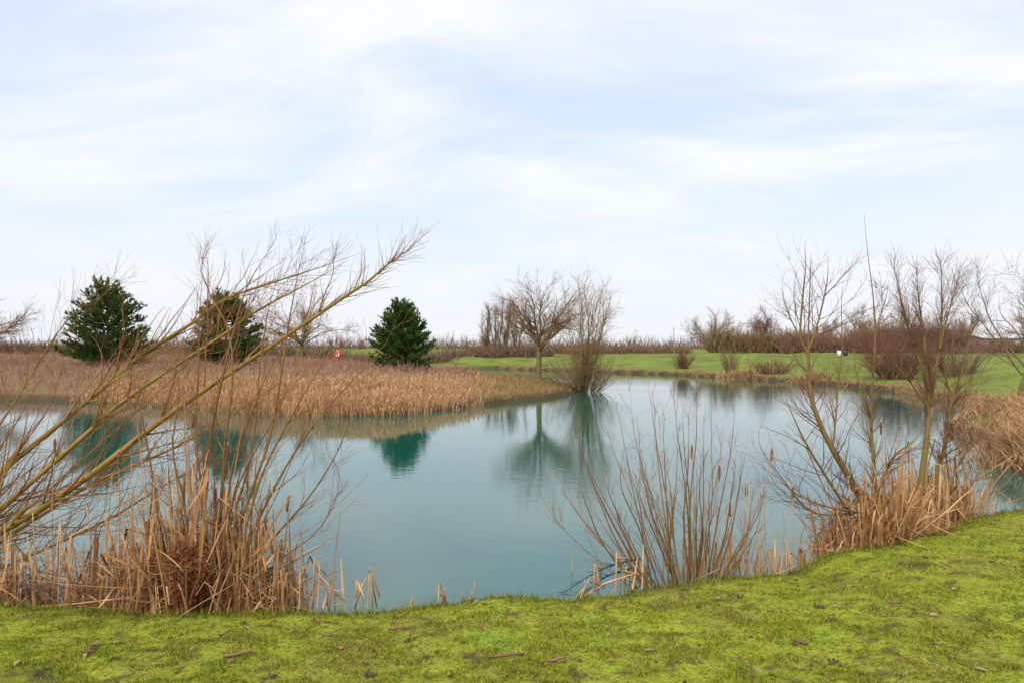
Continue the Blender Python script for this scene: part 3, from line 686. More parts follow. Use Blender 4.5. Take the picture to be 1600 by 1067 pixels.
# ------------------------------------------------------------------ reed bed and cover of the spit, bank edges
def along(line, n, rng, lo, hi):
    """points at distances lo..hi inland from a polyline"""
    p = np.array(line, float); e = np.diff(p, axis=0); ln = np.linalg.norm(e, axis=1)
    i = rng.choice(len(e), n, p=ln / ln.sum()); b = p[i] + e[i] * rng.random(n)[:, None]
    nn = np.stack([e[i, 1], -e[i, 0]], -1) / ln[i, None]
    w = rng.uniform(0, 1, n)
    return b + nn * (lo + (hi - lo) * w)[:, None]
def blades(xy, hgt, rng, M=4, w=0.008, lean=0.12, droop=0.1, zoff=0.0):
    n = len(xy); z = terrain(xy[:, 0], xy[:, 1]); z = np.maximum(z, -0.1) + zoff
    P = np.empty((n, M, 3)); P[:, 0] = np.column_stack([xy, z - 0.03])
    a = rng.uniform(0, 2 * np.pi, n); l = np.abs(rng.normal(0, lean, n))
    d = np.column_stack([np.cos(a) * l, np.sin(a) * l, np.ones(n)])
    for k in range(1, M):
        d /= np.linalg.norm(d, axis=1, keepdims=True)
        P[:, k] = P[:, k - 1] + d * (hgt / (M - 1))[:, None]
        d = d + np.column_stack([np.cos(a) * droop, np.sin(a) * droop, np.full(n, -droop * 0.6)]) * rng.uniform(0.2, 1.6, n)[:, None]
    W = (w * rng.uniform(0.6, 1.4, n))[:, None] * np.linspace(1, 0.35, M)[None]
    sa = rng.uniform(0, np.pi, n); side = np.column_stack([np.cos(sa), np.sin(sa), np.zeros(n)])
    return P, W, side
def reed_bed():
    rng = np.random.default_rng(101)
    xy = along(FRONT[1:11], 70000, rng, -0.45, 4.6)
    s = shore(xy[:, 0], xy[:, 1])
    gold = smooth(-22, -7, xy[:, 0] + (fbm(xy[:, 0] * 0.35, xy[:, 1] * 0.35, 26) - 0.5) * 8); fade = 1 - smooth(-4.5, -0.6, xy[:, 0] + (fbm(xy[:, 0] * 0.6, xy[:, 1] * 0.6, 27) - 0.5) * 3)
    back = 1 - smooth(2.6, 4.6, s + (fbm(xy[:, 0] * 0.5, xy[:, 1] * 0.5, 6) - 0.5) * 5)
    ok = (s > -0.5) & (rng.random(len(xy)) < (0.15 + 0.85 * gold) * (0.0 + 1.0 * fade) * (0.12 + 0.88 * back))
    ok &= rng.random(len(xy)) < np.where(s < -0.15, 0.3, 1.0)
    xy = xy[ok]; s = s[ok]; gold = gold[ok]; fade = fade[ok]
    h = (0.26 + 0.22 * gold) * (0.6 + 0.4 * fade) * rng.uniform(0.45, 1.2, len(xy)) * (0.5 + 0.9 * fbm(xy[:, 0] * 0.9, xy[:, 1] * 0.9, 5))
    P, W, side = blades(xy, h, rng, 3, 0.010, 0.18, 0.16)
    g = Bag().ribbons(P, W, side, rng=rng)
    # plumes
    k = rng.random(len(P)) < 0.22; T = P[k, -1]; n = len(T)
    pp = np.stack([T, T + rng.normal(0, 0.03, (n, 3)) + [0, 0, 0.06], T + rng.normal(0, 0.06, (n, 3)) + [0, 0, 0.10]], 1)
    g.ribbons(pp, np.tile([0.008, 0.02, 0.004], (n, 1)), side[k], rng=rng)
    o = g.mesh('reed_bed', M_REED); tag(o, 'bed of golden dead reeds along the front of the spit', 'reeds', kind='stuff')
reed_bed()
def undergrowth():
    rng = np.random.default_rng(102)
    n = 46000
    xy = np.column_stack([rng.uniform(-46, 3.2, n), rng.uniform(24, 56, n)])
    ok = inside(SPIT, xy[:, 0], xy[:, 1]); xy = xy[ok]; s = shore(xy[:, 0], xy[:, 1])
    inl = np.where(xy[:, 0] < -12, 0.1, 1.6)
    ok = (s > inl) & ((s < 12) | (rng.random(len(s)) < 0.5)) & (xy[:, 0] < 0.8 - 0.0 * s); xy = xy[ok]; s = s[ok]
    lump = smooth(0.3, 0.7, fbm(xy[:, 0] * 0.7, xy[:, 1] * 0.7, 8))
    tip = 1 - 0.6 * smooth(-4, 0, xy[:, 0])
    h = (0.22 + 0.42 * lump) * rng.uniform(0.5, 1.2, len(xy)) * tip
    P, W, side = blades(xy, h, rng, 4, 0.013, 0.45, 0.22)
    g = Bag().ribbons(P, W, side, var=np.clip(lump * 0.5 + rng.random(len(xy)) * 0.5, 0, 1), rng=rng)
    c, cr = grow(P, W * 0.6, 16000, t=(0.3, 1), ang=(25, 70), length=(0.12, 0.3), M=3, rng=rng, rmin=0.006)
    sa = rng.normal(size=(len(c), 3)); sa /= np.linalg.norm(sa, axis=1, keepdims=True)
    g.ribbons(c, cr, sa, rng=rng)
    o = g.mesh('dead_undergrowth', M_UNDER); tag(o, 'purple-brown dead weeds covering the back of the spit', 'undergrowth', kind='stuff')
    n = 16000
    xy = np.column_stack([rng.uniform(-7, 3.6, n), rng.uniform(26, 46, n)])
    ok = inside(SPIT, xy[:, 0], xy[:, 1]); xy = xy[ok]; s = shore(xy[:, 0], xy[:, 1])
    ok = (s > -0.15) & (rng.random(len(s)) < smooth(-5, -1, xy[:, 0])); xy = xy[ok]
    h = rng.uniform(0.10, 0.34, len(xy))
    P, W, side = blades(xy, h, rng, 4, 0.012, 0.5, 0.35)
    o = Bag().ribbons(P, W, side, rng=rng).mesh('rough_grass', M_OLIVEGRASS); tag(o, 'rough brown and olive grass on the tip of the spit', 'grass', kind='stuff')
undergrowth()
def bank_edge():
    rng = np.random.default_rng(103)
    xy = along(RIGHT[1:], 17000, rng, -0.1, -0.1) ; xy = xy + rng.normal(0, 0.28, xy.shape)
    s = shore(xy[:, 0], xy[:, 1]); ok = (s > -0.15) & (s < 1.1); xy = xy[ok]
    clump = smooth(0.45, 0.7, fbm(xy[:, 0] * 0.35, xy[:, 1] * 0.35, 14))
    h = (0.14 + 0.26 * clump) * rng.uniform(0.5, 1.2, len(xy))
    P, W, side = blades(xy, h, rng, 4, 0.014, 0.35, 0.3)
    o = Bag().ribbons(P, W, side, rng=rng).mesh('bank_grass', M_BANK); tag(o, 'strip of dead brown grass along the edge of the far bank', 'grass', kind='stuff')
bank_edge()
def reed_clump(label, c, rx, ry, hgt, n, seed, w=0.011, lean=0.35, mat=None, group=None):
    rng = np.random.default_rng(seed)
    xy = np.array(c) + rng.normal(0, 0.45, (n, 2)) * [rx, ry]
    root = thing('reed_clump', label, 'reeds', (c[0], c[1], max(gz(*c), 0)), group)
    P, W, side = blades(xy, hgt * rng.uniform(0.45, 1.1, n), rng, 5, w, lean, 0.35)
    Bag().ribbons(P, W, side, rng=rng).mesh('dead_leaves', mat or M_BANK, root)['kind'] = 'stuff'
reed_clump('pale dead reed clump on the far bank in front of the low dark bush', (16.6, 49.6), 1.3, 0.5, 1.1, 700, 111, 0.016)
reed_clump('small pale reed clump on the far bank beside the dark red bush', (18.9, 43.6), 1.2, 0.5, 0.95, 600, 112, 0.015)
reed_clump('broad brown reed mass below the crooked bank tree', (19.1, 24.0), 1.6, 1.2, 0.75, 2600, 113, 0.011)
reed_clump('brown reed mass spilling from the right bank into the water', (14.8, 18.9), 1.2, 1.3, 0.75, 2400, 114, 0.010)
reed_clump('bent reed clump at the water beside the reed mass below the bank tree', (15.6, 21.6), 1.2, 1.0, 0.8, 1300, 116, 0.010)
reed_clump('trailing reed clump hanging over the water between two larger reed masses', (12.2, 16.4), 0.9, 1.0, 0.75, 1300, 117, 0.009)
reed_clump('pale reed clump behind the low bent reeds on the right bank', (12.0, 14.9), 1.1, 0.9, 0.8, 1500, 118, 0.010)
reed_clump('low bent reed mass where the right bank comes closest to the lawn', (10.35, 13.7), 0.8, 0.9, 0.7, 2000, 115, 0.009)

# ------------------------------------------------------------------ near lawn
def lawn():
    rng = np.random.default_rng(201)
    n = 900000
    D = 2.2 * (14.0 / 2.2) ** (rng.random(n)); u = rng.uniform(-0.92, 0.92, n)
    x = u * D; y = D
    s = dist(np.array(NEAR), x, y, False)
    ok = ~inside(POND, x, y) & (y < 12); x = x[ok]; y = y[ok]
    h, s, near, spit = terrain(x, y, True)
    bare = np.maximum(smooth(0.70, 0.80, fbm(x * 3.1, y * 3.1, 40, 4)), smooth(0.74, 0.82, fbm(x * 11, y * 11, 41, 2)))
    ok = near & (s > 0.04 + 0.3 * smooth(0.5, 0.7, fbm(x * 0.9, y * 0.9, 44)) * smooth(0.4, 1.6, x) * rng.random(len(x))) & (rng.random(len(x)) > bare * 0.85); x = x[ok]; y = y[ok]; h = h[ok]; s = s[ok]
    keep = rng.random(len(x)) < 430000 / max(len(x), 1); x, y, h, s = x[keep], y[keep], h[keep], s[keep]
    m = len(x)
    cl = fbm(x * 7, y * 7, 55, 3)
    hg = (0.007 + 0.015 * smooth(0.3, 0.75, cl)) * rng.uniform(0.6, 1.4, m) + 0.012 * (s < 0.25) + rng.uniform(0, 0.06, m) * (s < 0.16) * (rng.random(m) < 0.5) + 0.02 * (rng.random(m) < 0.01)
    a = rng.uniform(0, 2 * np.pi, m); ln = rng.uniform(0.2, 1.1, m)
    tipv = np.column_stack([np.cos(a) * ln * hg, np.sin(a) * ln * hg, hg])
    sa = a + np.pi / 2 + rng.normal(0, 0.5, m); w = rng.uniform(0.0014, 0.003, m) * (0.6 + 0.14 * y)
    sd_ = np.column_stack([np.cos(sa) * w, np.sin(sa) * w, np.zeros(m)])
    b = np.column_stack([x, y, h - 0.004])
    V = np.stack([b - sd_, b + sd_, b + tipv], 1).reshape(-1, 3)
    T = np.arange(3 * m).reshape(m, 3)
    g = Bag().add(V, T=T, var=np.repeat(rng.random(m), 3), tt=np.tile([0, 0, 1.0], m))
    o = g.mesh('lawn_grass', M_BLADE); tag(o, 'short mossy yellow-green lawn grass on the near bank', 'grass', kind='stuff')
lawn()
def tuft(px, py, D, size, seed, label='tuft of straw-coloured dry grass on the lip of the lawn'):
    rng = np.random.default_rng(seed); c = at(px, py, D); n = 220
    xy = np.column_stack([rng.normal(c[0], size * 0.55, n), rng.normal(c[1], size * 0.25, n)])
    root = thing('grass_tuft', label, 'grass tuft', (c[0], c[1], gz(c[0], c[1])), 'dry tufts on the lawn edge')
    P, W, side = blades(xy, rng.uniform(0.05, 0.13, n) * (0.6 + size * 2), rng, 4, 0.0022, 0.7, 0.5)
    Bag().ribbons(P, W, side, rng=rng).mesh('blades', M_TUFT, root)
for i, (px, py, D, s) in enumerate(((575, 945, 5.62, 0.2), (540, 948, 5.58, 0.15), (695, 944, 5.68, 0.1), (790, 944, 5.72, 0.14), (850, 940, 5.78, 0.14), (962, 925, 5.98, 0.12), (1165, 900, 6.4, 0.15), (1222, 890, 6.55, 0.25), (1322, 868, 7.0, 0.12), (1010, 915, 6.1, 0.1))):
    tuft(px, py, D, s, 300 + i)

def litter():
    """dead leaves, stem pieces and worm casts lying on the lawn"""
    rng = np.random.default_rng(400)
    # leaf: curled lens of 12 faces
    u = np.linspace(0, 1, 7); w = np.sin(u * np.pi) ** 0.8 * 0.22
    V = np.concatenate([np.stack([u - .5, -w, 0.10 * np.sin(u * 3) + 0.10 * w], -1), np.stack([u - .5, w, 0.10 * np.sin(u * 3) + 0.12 * w], -1), np.stack([u - .5, w * 0, 0.10 * np.sin(u * 3) - 0.02], -1)])
    Q = np.concatenate([np.array([(k, 14 + k, 15 + k, k + 1) for k in range(6)]), np.array([(14 + k, 7 + k, 8 + k, 15 + k) for k in range(6)])])
    metas = []
    for v in (0.05, 0.4, 0.7, 0.95):
        o = link_mesh('dead_leaf', V, [Q], M_LEAF, None, {'var': np.full(21, v), 'tt': np.full(21, 0.5)}); metas.append(o)
    used = set()
    def put(kind, x, y, sc, rz, label, group, cat, tilt=0.15):
        src = kind
        o = src if src not in used else src.copy()
        if src in used: SC.collection.objects.link(o)
        used.add(src)
        o.location = (x, y, gz(x, y) + 0.012 + 0.02 * sc); o.scale = (sc, sc, sc)
        o.rotation_euler = (rng.normal(0, tilt), rng.normal(0, tilt), rz)
        tag(o, label, cat, group); return o
    n = 0
    while n < 85:
        D = 3.2 * (9.0 / 3.2) ** rng.random(); x = rng.uniform(-0.8, 0.8) * D
        if x < -1.5 and rng.random() < 0.3: continue
        h, s, near, _ = terrain(np.array([x]), np.array([D]), True)
        if not near[0] or s[0] < 0.15 or D > 9: continue
        put(metas[rng.integers(4)], x, D, rng.uniform(0.022, 0.075), rng.uniform(0, 6.28), 'small curled dead leaf lying on the mossy lawn', 'dead leaves on the lawn', 'leaf'); n += 1
    # reed stem pieces
    for px, py, D, ln, rz, vv in ((790, 1040, 4.15, 0.24, 0.35, 0.1), (372, 1036, 4.2, 0.17, 0.4, 0.5), (1122, 942, 5.3, 0.12, 0.9, 0.9), (352, 1000, 4.7, 0.10, 1.2, 0.4), (140, 1022, 4.3, 0.08, 0.0, 0.0), (870, 1058, 4.02, 0.11, 0.2, 0.2), (1395, 966, 5.0, 0.12, 0.2, 0.2), (1250, 1040, 4.2, 0.09, 2.4, 0.05), (250, 922, 5.6, 0.2, 0.05, 0.8), (620, 985, 4.8, 0.13, -0.2, 0.6)):
        c = at(px, py, D); x, y = c[0], c[1]
        e = np.array([math.cos(rz), math.sin(rz)]) * ln / 2; q = np.linspace(-1, 1, 5)
        xs = x + e[0] * q; ys = y + e[1] * q; zs = terrain(xs, ys); zs = np.polyval(np.polyfit(q, zs, 1), q) + 0.022
        P = np.stack([xs, ys, zs + 0.004 * np.sin(q * 3)], -1)
        root = thing('reed_piece', 'brown broken piece of dead reed stem lying on the lawn', 'reed stem', (x, y, zs[2]), 'reed pieces on the lawn')
        Bag().tubes(P, np.array([0.007, 0.009, 0.0095, 0.009, 0.006]), 6, var=vv, cap=True).mesh('stem', M_LEAF, root)
    # worm casts: small lumpy soil crumbs
    import itertools
    base = None
    k = 0
    while k < 80:
        D = 3.2 * (8.5 / 3.2) ** rng.random(); x = rng.uniform(-0.8, 0.8) * D
        h, s, near, _ = terrain(np.array([x]), np.array([D]), True)
        if not near[0] or s[0] < 0.2: continue
        if base is None or k % 12 == 0:
            m = 9; pts = rng.normal(0, 1, (m, 3)) * [0.9, 0.7, 0.15]
            g = Bag()
            for p in pts:
                th = np.linspace(0, 2 * np.pi, 6, endpoint=False); r = rng.uniform(0.25, 0.55)
                ring = np.stack([p[0] + np.cos(th) * r, p[1] + np.sin(th) * r * 0.8, np.full(6, -0.2)], -1); ring2 = np.stack([p[0] + np.cos(th + .4) * r * 0.6, p[1] + np.sin(th + .4) * r * 0.5, np.full(6, 0.22 * r + 0.2)], -1)
                V_ = np.concatenate([ring, ring2, [[p[0], p[1], 0.35 + 0.3 * r]]]); a_ = np.arange(6); b_ = (a_ + 1) % 6
                g.add(V_, Q=np.stack([a_, b_, b_ + 6, a_ + 6], -1), T=np.stack([a_ + 6, b_ + 6, np.full(6, 12)], -1), var=rng.random())
            base = g.mesh('worm_cast', M_SOILCAST); o = base
        else:
            o = base.copy(); SC.collection.objects.link(o)
        sc = rng.uniform(0.007, 0.024); o.location = (x, D, h[0] + 0.012); o.scale = (sc, sc, sc * 0.8); o.rotation_euler = (0, 0, rng.uniform(0, 6.28))
        tag(o, 'small dark crumbly worm cast on the mossy lawn', 'worm cast', 'worm casts on the lawn'); k += 1
litter()

# ------------------------------------------------------------------ cattails
def cattail_leaves(xy, hgt, rng, w=0.011, kink=0.6, base_z=None, lean=0.2):
    """dead strap leaves, many snapped over part-way up"""
    n = len(xy); M = 8; z = np.maximum(terrain(xy[:, 0], xy[:, 1]), -0.12) if base_z is None else np.full(n, base_z)
    P = np.empty((n, M, 3)); P[:, 0] = np.column_stack([xy, z - 0.03])
    a = rng.uniform(0, 2 * np.pi, n); l = np.abs(rng.normal(0, lean, n))
    d = np.column_stack([np.cos(a) * l, np.sin(a) * l, np.ones(n)]); d /= np.linalg.norm(d, axis=1, keepdims=True)
    h2 = rng.random(n) < kink * 0.5; k2 = rng.integers(4, M, n); e2 = rng.normal(size=(n, 3)) * [1, 1, 0.7]; e2 /= np.linalg.norm(e2, axis=1, keepdims=True)
    has = rng.random(n) < kink; kp = rng.integers(2, M - 1, n); b = rng.uniform(0, 2 * np.pi, n); dr = rng.uniform(-1.0, 0.6, n)
    nd = np.column_stack([np.cos(b), np.sin(b), dr]); nd /= np.linalg.norm(nd, axis=1, keepdims=True)
    for k in range(1, M):
        P[:, k] = P[:, k - 1] + d * (hgt / (M - 1))[:, None]
        P[:, k, 2] = np.maximum(P[:, k, 2], 0.02)
        d = d + rng.normal(0, 0.045, (n, 3)); sn = has & (kp == k); d[sn] = nd[sn]; sn = h2 & (k2 == k); d[sn] = e2[sn]
        d /= np.linalg.norm(d, axis=1, keepdims=True)
    W = (w * rng.uniform(0.35, 1.15, n) ** 1.3)[:, None] * np.array([0.9, 1, 1, 1, 0.95, 0.85, 0.7, 0.3])[None]
    sa = rng.uniform(0, np.pi, n); side = np.column_stack([np.cos(sa), np.sin(sa), rng.normal(0, 0.15, n)])
    return P, W, side
def cattail_stalk(root, foot, top, rng, head=True, r=0.0055, head_len=0.15, head_r=0.013):
    foot = np.array(foot); top = np.array(top); v = top - foot; ln = np.linalg.norm(v); v /= ln
    bow = np.array([rng.normal(0, 0.03), rng.normal(0, 0.03), 0])
    P = curve([foot, foot + v * ln * 0.5 + bow, top], 8)
    st = Bag().tubes(P, np.linspace(r, r * 0.7, 8), 5, rng=rng, cap=True).mesh('stalk', M_STALK, root)
    if head:
        q = np.linspace(0, 1, 9); C = top + (q[:, None] - 1.15) * v * head_len
        rr_ = head_r * np.array([0.3, 0.85, 1, 1.05, 0.95, 1.1, 1.0, 0.8, 0.15]) * rng.uniform(0.85, 1.15, 9)
        Bag().tubes(C, rr_, 8, rng=rng).mesh('seed_head', M_SEED, st, is_sub=True)
def cattail_clump(label, cx, cy, rx, ry, hgt, n, stalks, seed, kink=0.6, w=0.012, rot=0.0, lean=0.2):
    rng = np.random.default_rng(seed)
    root = thing('cattail_clump', label, 'cattails', (cx, cy, max(gz(cx, cy), 0)))
    q = rng.normal(0, 0.45, (n, 2)) * [rx, ry]; c, s = math.cos(rot), math.sin(rot)
    xy = np.array([cx, cy]) + np.stack([q[:, 0] * c - q[:, 1] * s, q[:, 0] * s + q[:, 1] * c], -1)
    sh = shore(xy[:, 0], xy[:, 1]); xy = xy[sh < 0.12]
    q = q[sh < 0.12]; fall_ = np.exp(-((q[:, 0] / rx) ** 2) * 0.9)
    h = hgt * rng.uniform(0.3, 1.12, len(xy)) * (0.5 + 0.5 * fall_) * (0.65 + 0.7 * vnoise(xy[:, 0] * 5, xy[:, 1] * 5, seed))
    P, W, side = cattail_leaves(xy, h, rng, w, kink, lean=lean)
    Bag().ribbons(P, W, side, rng=rng).mesh('dead_leaves', M_CATTAIL, root)['kind'] = 'stuff'
    for (px0, py0, px1, py1, D, hd) in stalks:
        cattail_stalk(root, at(px0, py0, D), at(px1, py1, D), rng, hd)
    return root

cattail_clump('large left cattail clump with bent dead leaves round the upright willow shrub', -2.85, 6.15, 0.9, 0.5, 1.5, 900,
              [(190, 940, 186, 700, 6.1, True), (170, 940, 176, 740, 6.2, False), (215, 940, 205, 770, 6.0, False), (300, 930, 302, 640, 6.3, True), (352, 930, 356, 690, 6.4, True),
               (312, 940, 322, 720, 6.0, False), (260, 940, 262, 730, 6.2, False), (430, 940, 452, 770, 6.2, True), (402, 945, 396, 790, 5.9, False), (278, 945, 270, 760, 5.9, False), (372, 945, 384, 800, 5.85, False)], 501, kink=0.62)
cattail_clump('dense stand of snapped cattail leaves beside the rust-brown dead plant', -2.3, 6.0, 0.5, 0.3, 1.0, 260, [(410, 948, 405, 830, 5.75, False), (385, 950, 392, 850, 5.75, False), (345, 950, 338, 815, 5.8, False), (425, 948, 424, 745, 5.9, False)], 502, kink=0.8, lean=0.3)
cattail_clump('far left cattail clump below the leaning willow limbs', -4.5, 6.05, 0.5, 0.35, 0.95, 240, [(15, 940, 18, 830, 6.0, False), (50, 935, 52, 800, 6.1, False), (258, 700, 256, 680, 6.2, False) if False else (85, 700 + 230, 86, 680, 6.4, True)], 503, kink=0.7)
cattail_clump('narrow cattail clump between the far left one and the large left one', -3.75, 6.1, 0.35, 0.3, 0.95, 110, [(92, 945, 96, 820, 5.9, False), (130, 948, 136, 790, 6.0, False)], 504, kink=0.5)

def broken_reeds(label, items, seed, D):
    """a few snapped stems: each item is a polyline of photo points"""
    rng = np.random.default_rng(seed); c = at(*items[0][0], D)
    root = thing('broken_reeds', label, 'reeds', (c[0], c[1], 0))
    for it in items:
        p = [at(x, y, D + rng.uniform(-0.12, 0.12)) for x, y in it]
        n = max(2, len(p)); P = np.array(p)
        P = np.concatenate([np.linspace(P[k], P[k + 1], 3)[: (3 if k == n - 2 else 2)] for k in range(n - 1)])
        M = len(P); sa = rng.uniform(-0.6, 0.6)
        W = np.full(M, rng.uniform(0.008, 0.013)); W[-1] *= 0.6
        g = Bag().tubes(P, W * 0.75, 5, rng=rng, cap=True); g.mesh('stem', M_STALK, root)
broken_reeds('tent of snapped reed stems at the lawn edge beside the two straw tufts', [[(556, 950), (558, 905)], [(558, 906), (571, 935)], [(575, 950), (578, 885)], [(579, 886), (594, 932)], [(578, 890), (590, 950)], [(553, 948), (574, 900)], [(567, 948), (566, 910)], [(580, 893), (583, 948)], [(556, 915), (572, 932)]], 511, 5.95)
broken_reeds('snapped pair of reed stems alone at the lawn edge', [[(685, 952), (686, 908)], [(687, 909), (700, 948)], [(690, 950), (695, 918)], [(696, 950), (694, 916)], [(689, 928), (697, 932)]], 512, 5.95)
broken_reeds('short reed stubs beside the snapped pair', [[(735, 950), (737, 922)], [(732, 950), (734, 933)], [(729, 948), (722, 924)], [(738, 948), (742, 906)]], 513, 5.95)
broken_reeds('single pale reed stub at the lawn edge', [[(643, 950), (645, 930)], [(642, 950), (642, 938)]], 514, 5.95)
broken_reeds('leaning group of snapped reed stems at the edge of the large left cattail clump', [[(489, 950), (492, 868)], [(492, 875), (510, 897)], [(486, 950), (496, 910)], [(495, 905), (540, 938)], [(497, 895), (530, 930)], [(505, 950), (512, 925)], [(515, 950), (516, 922)], [(470, 925), (482, 940)], [(455, 915), (480, 935)], [(497, 950), (500, 880)], [(468, 950), (470, 885)], [(520, 945), (535, 942)]], 515, 5.9)
broken_reeds('spiky heap of snapped reed stems at the foot of the red-twigged shrub', [[(905, 935), (922, 900)], [(927, 935), (929, 880)], [(930, 882), (940, 920)], [(922, 908), (945, 915)], [(910, 932), (955, 905)], [(916, 935), (914, 905)], [(935, 930), (933, 890)], [(962, 925), (963, 862)], [(950, 930), (985, 892)], [(940, 912), (990, 895)], [(970, 890), (1010, 900)], [(975, 925), (978, 885)], [(960, 870), (985, 872)], [(988, 920), (996, 870)], [(1003, 918), (1005, 850)], [(1008, 915), (1000, 880)], [(898, 934), (912, 918)]], 516, 6.35)
cattail_clump('thin scatter of cattail stems through the red-twigged shrub', 1.95, 7.0, 1.0, 0.35, 0.7, 90,
              [(1078, 905, 1081, 690, 6.9, True), (1122, 900, 1124, 722, 7.0, True), (1140, 895, 1141, 780, 6.8, True), (1036, 905, 1037, 760, 6.9, False), (1010, 905, 1009, 765, 6.8, False), (1165, 890, 1166, 750, 6.9, True), (1100, 905, 1102, 755, 6.7, False)], 521, kink=0.4, w=0.009)
cattail_clump('open cattail group with two tall seed heads between the red-twigged shrub and the saplings', 2.75, 7.2, 0.75, 0.3, 0.62, 95,
              [(1198, 885, 1206, 695, 7.1, True), (1240, 880, 1238, 755, 7.2, True), (1212, 885, 1214, 820, 7.0, False), (1185, 890, 1186, 760, 7.0, False), (1228, 885, 1226, 800, 7.0, False), (1302, 870, 1300, 790, 7.5, False), (1306, 870, 1308, 760, 7.5, False), (1262, 880, 1260, 830, 7.1, False)], 522, kink=0.55, w=0.010)
cattail_clump('dense thatch of collapsed cattail leaves at the foot of the leaning sapling', 4.1, 7.6, 0.85, 0.35, 1.15, 1000,
              [(1382, 850, 1376, 655, 7.7, True), (1384, 850, 1385, 715, 7.6, True), (1425, 840, 1424, 690, 7.8, False), (1368, 850, 1366, 745, 7.6, False), (1410, 850, 1412, 730, 7.8, False)], 523, kink=0.85, rot=0.6, lean=0.42)
cattail_clump('dense darker cattail thicket beyond the collapsed thatch', 5.3, 8.7, 1.0, 0.45, 1.2, 900,
              [(1452, 830, 1450, 690, 8.4, False), (1470, 825, 1468, 700, 8.6, False), (1492, 820, 1494, 690, 8.8, False), (1512, 815, 1515, 715, 9.0, False), (1530, 812, 1532, 710, 9.0, True)], 524, kink=0.65, rot=0.6, lean=0.28)
cattail_clump('small dark cattail cluster standing in water behind the open group', 3.55, 7.6, 0.28, 0.22, 0.85, 90, [], 525, kink=0.45)

# ------------------------------------------------------------------ near willows and shrubs
def stems_from(specs, M=14):
    """specs: list of (points [(px,py,D)...], r0, r1)"""
    P = np.array([curve([at(*q) for q in s[0]], M) for s in specs])
    R = np.array([np.linspace(s[1], s[2], M) for s in specs])
    return P, R
def leaning_willow():
    rng = np.random.default_rng(601)
    specs = [
        ([(-330, 1010, 6.0), (-150, 865, 6.3), (0, 738, 6.6), (130, 632, 6.9), (215, 560, 7.1), (305, 502, 7.3), (356, 466, 7.4), (431, 440, 7.6), (500, 418, 7.7), (562, 396, 7.8)], 0.055, 0.006),
        ([(-330, 1015, 6.0), (-160, 915, 6.2), (0, 795, 6.4), (130, 682, 6.7), (200, 621, 6.8), (347, 524, 7.2), (400, 487, 7.3), (487, 440, 7.5), (544, 407, 7.7)], 0.052, 0.006),
        ([(-340, 1020, 6.0), (-170, 920, 6.1), (0, 832, 6.3), (130, 750, 6.5), (278, 637, 6.8), (425, 540, 7.2), (537, 465, 7.5), (575, 440, 7.6), (606, 413, 7.7), (640, 388, 7.8), (669, 362, 7.9)], 0.068, 0.006),
        ([(-340, 1025, 6.0), (-120, 920, 6.2), (40, 820, 6.5), (150, 752, 6.8), (260, 705, 7.1), (350, 655, 7.4), (450, 590, 7.7), (540, 545, 8.0)], 0.035, 0.005),
        ([(-330, 1030, 6.1), (-100, 930, 6.2), (60, 862, 6.4), (180, 805, 6.7), (270, 750, 7.0), (360, 705, 7.3), (430, 660, 7.5)], 0.030, 0.004),
        ([(-300, 1020, 6.2), (-60, 880, 6.5), (60, 780, 6.9), (160, 690, 7.2), (260, 600, 7.5), (330, 520, 7.7), (350, 470, 7.8)], 0.022, 0.004),
        ([(-320, 1010, 6.3), (-100, 780, 6.8), (-20, 690, 7.1), (40, 600, 7.4), (90, 520, 7.6), (150, 455, 7.8), (215, 430, 7.9)], 0.024, 0.003),
    ]
    P, R = stems_from(specs, 26)
    R = R * 0.6; R[:, -6:] *= np.linspace(0.95, 0.4, 6)
    R = R * (1 + 0.05 * rng.normal(size=R.shape))
    b = at(-335, 1018, 6.0)
    root = thing('leaning_willow', 'willow with long mossy yellow-green limbs leaning out low across the water', 'tree', (b[0], b[1], gz(b[0], b[1]) - 0.05))
    base = root['_loc']
    Bag().tubes(curve([(b[0] - 0.35, b[1] - 0.15, base[2] - 0.1), (b[0] - 0.15, b[1] - 0.05, base[2] + 0.15), b + [0.05, 0, 0.05]], 8), np.linspace(0.17, 0.10, 8), 12, rng=rng).mesh('trunk', M_LIMB, root)
    for k in range(len(P)):
        lb = Bag().tubes(P[k], R[k], 10 if k < 3 else 7, rng=rng).mesh('limb', M_LIMB, root)
        big = k < 3
        c1, r1 = grow(P[k], R[k], 60 if big else 44, t=(0.08, 0.92), ang=(12, 55), length=(0.6, 1.7), M=9, up=0.04, wob=0.09, rs=0.42, rmax=0.011, rng=rng, bias=(0.05, 0.0, 0.18), fall=0.82, rmin=0.0022)
        g = Bag().tubes(c1, r1, 5, rng=rng)
        c2, r2 = grow(c1, r1, 250 if big else 200, t=(0.15, 0.9), ang=(15, 50), length=(0.15, 0.5), M=6, up=0.05, wob=0.08, rs=0.6, rmax=0.0035, rng=rng, rmin=0.0016, fall=0.5, bias=(0.05, 0, 0.06))
        g.tubes(c2, r2, 3, rng=rng)
        c4, r4 = grow(P[k], R[k], 110, t=(0.10, 0.85), ang=(20, 70), length=(0.15, 0.6), M=6, up=0.06, wob=0.1, rs=0.3, rmax=0.004, rng=rng, rmin=0.0017, fall=0.2)
        g.tubes(c4, r4, 3, rng=rng)
        g.mesh('twigs', M_TWIG, lb, is_sub=True)['kind'] = 'stuff'
leaning_willow()

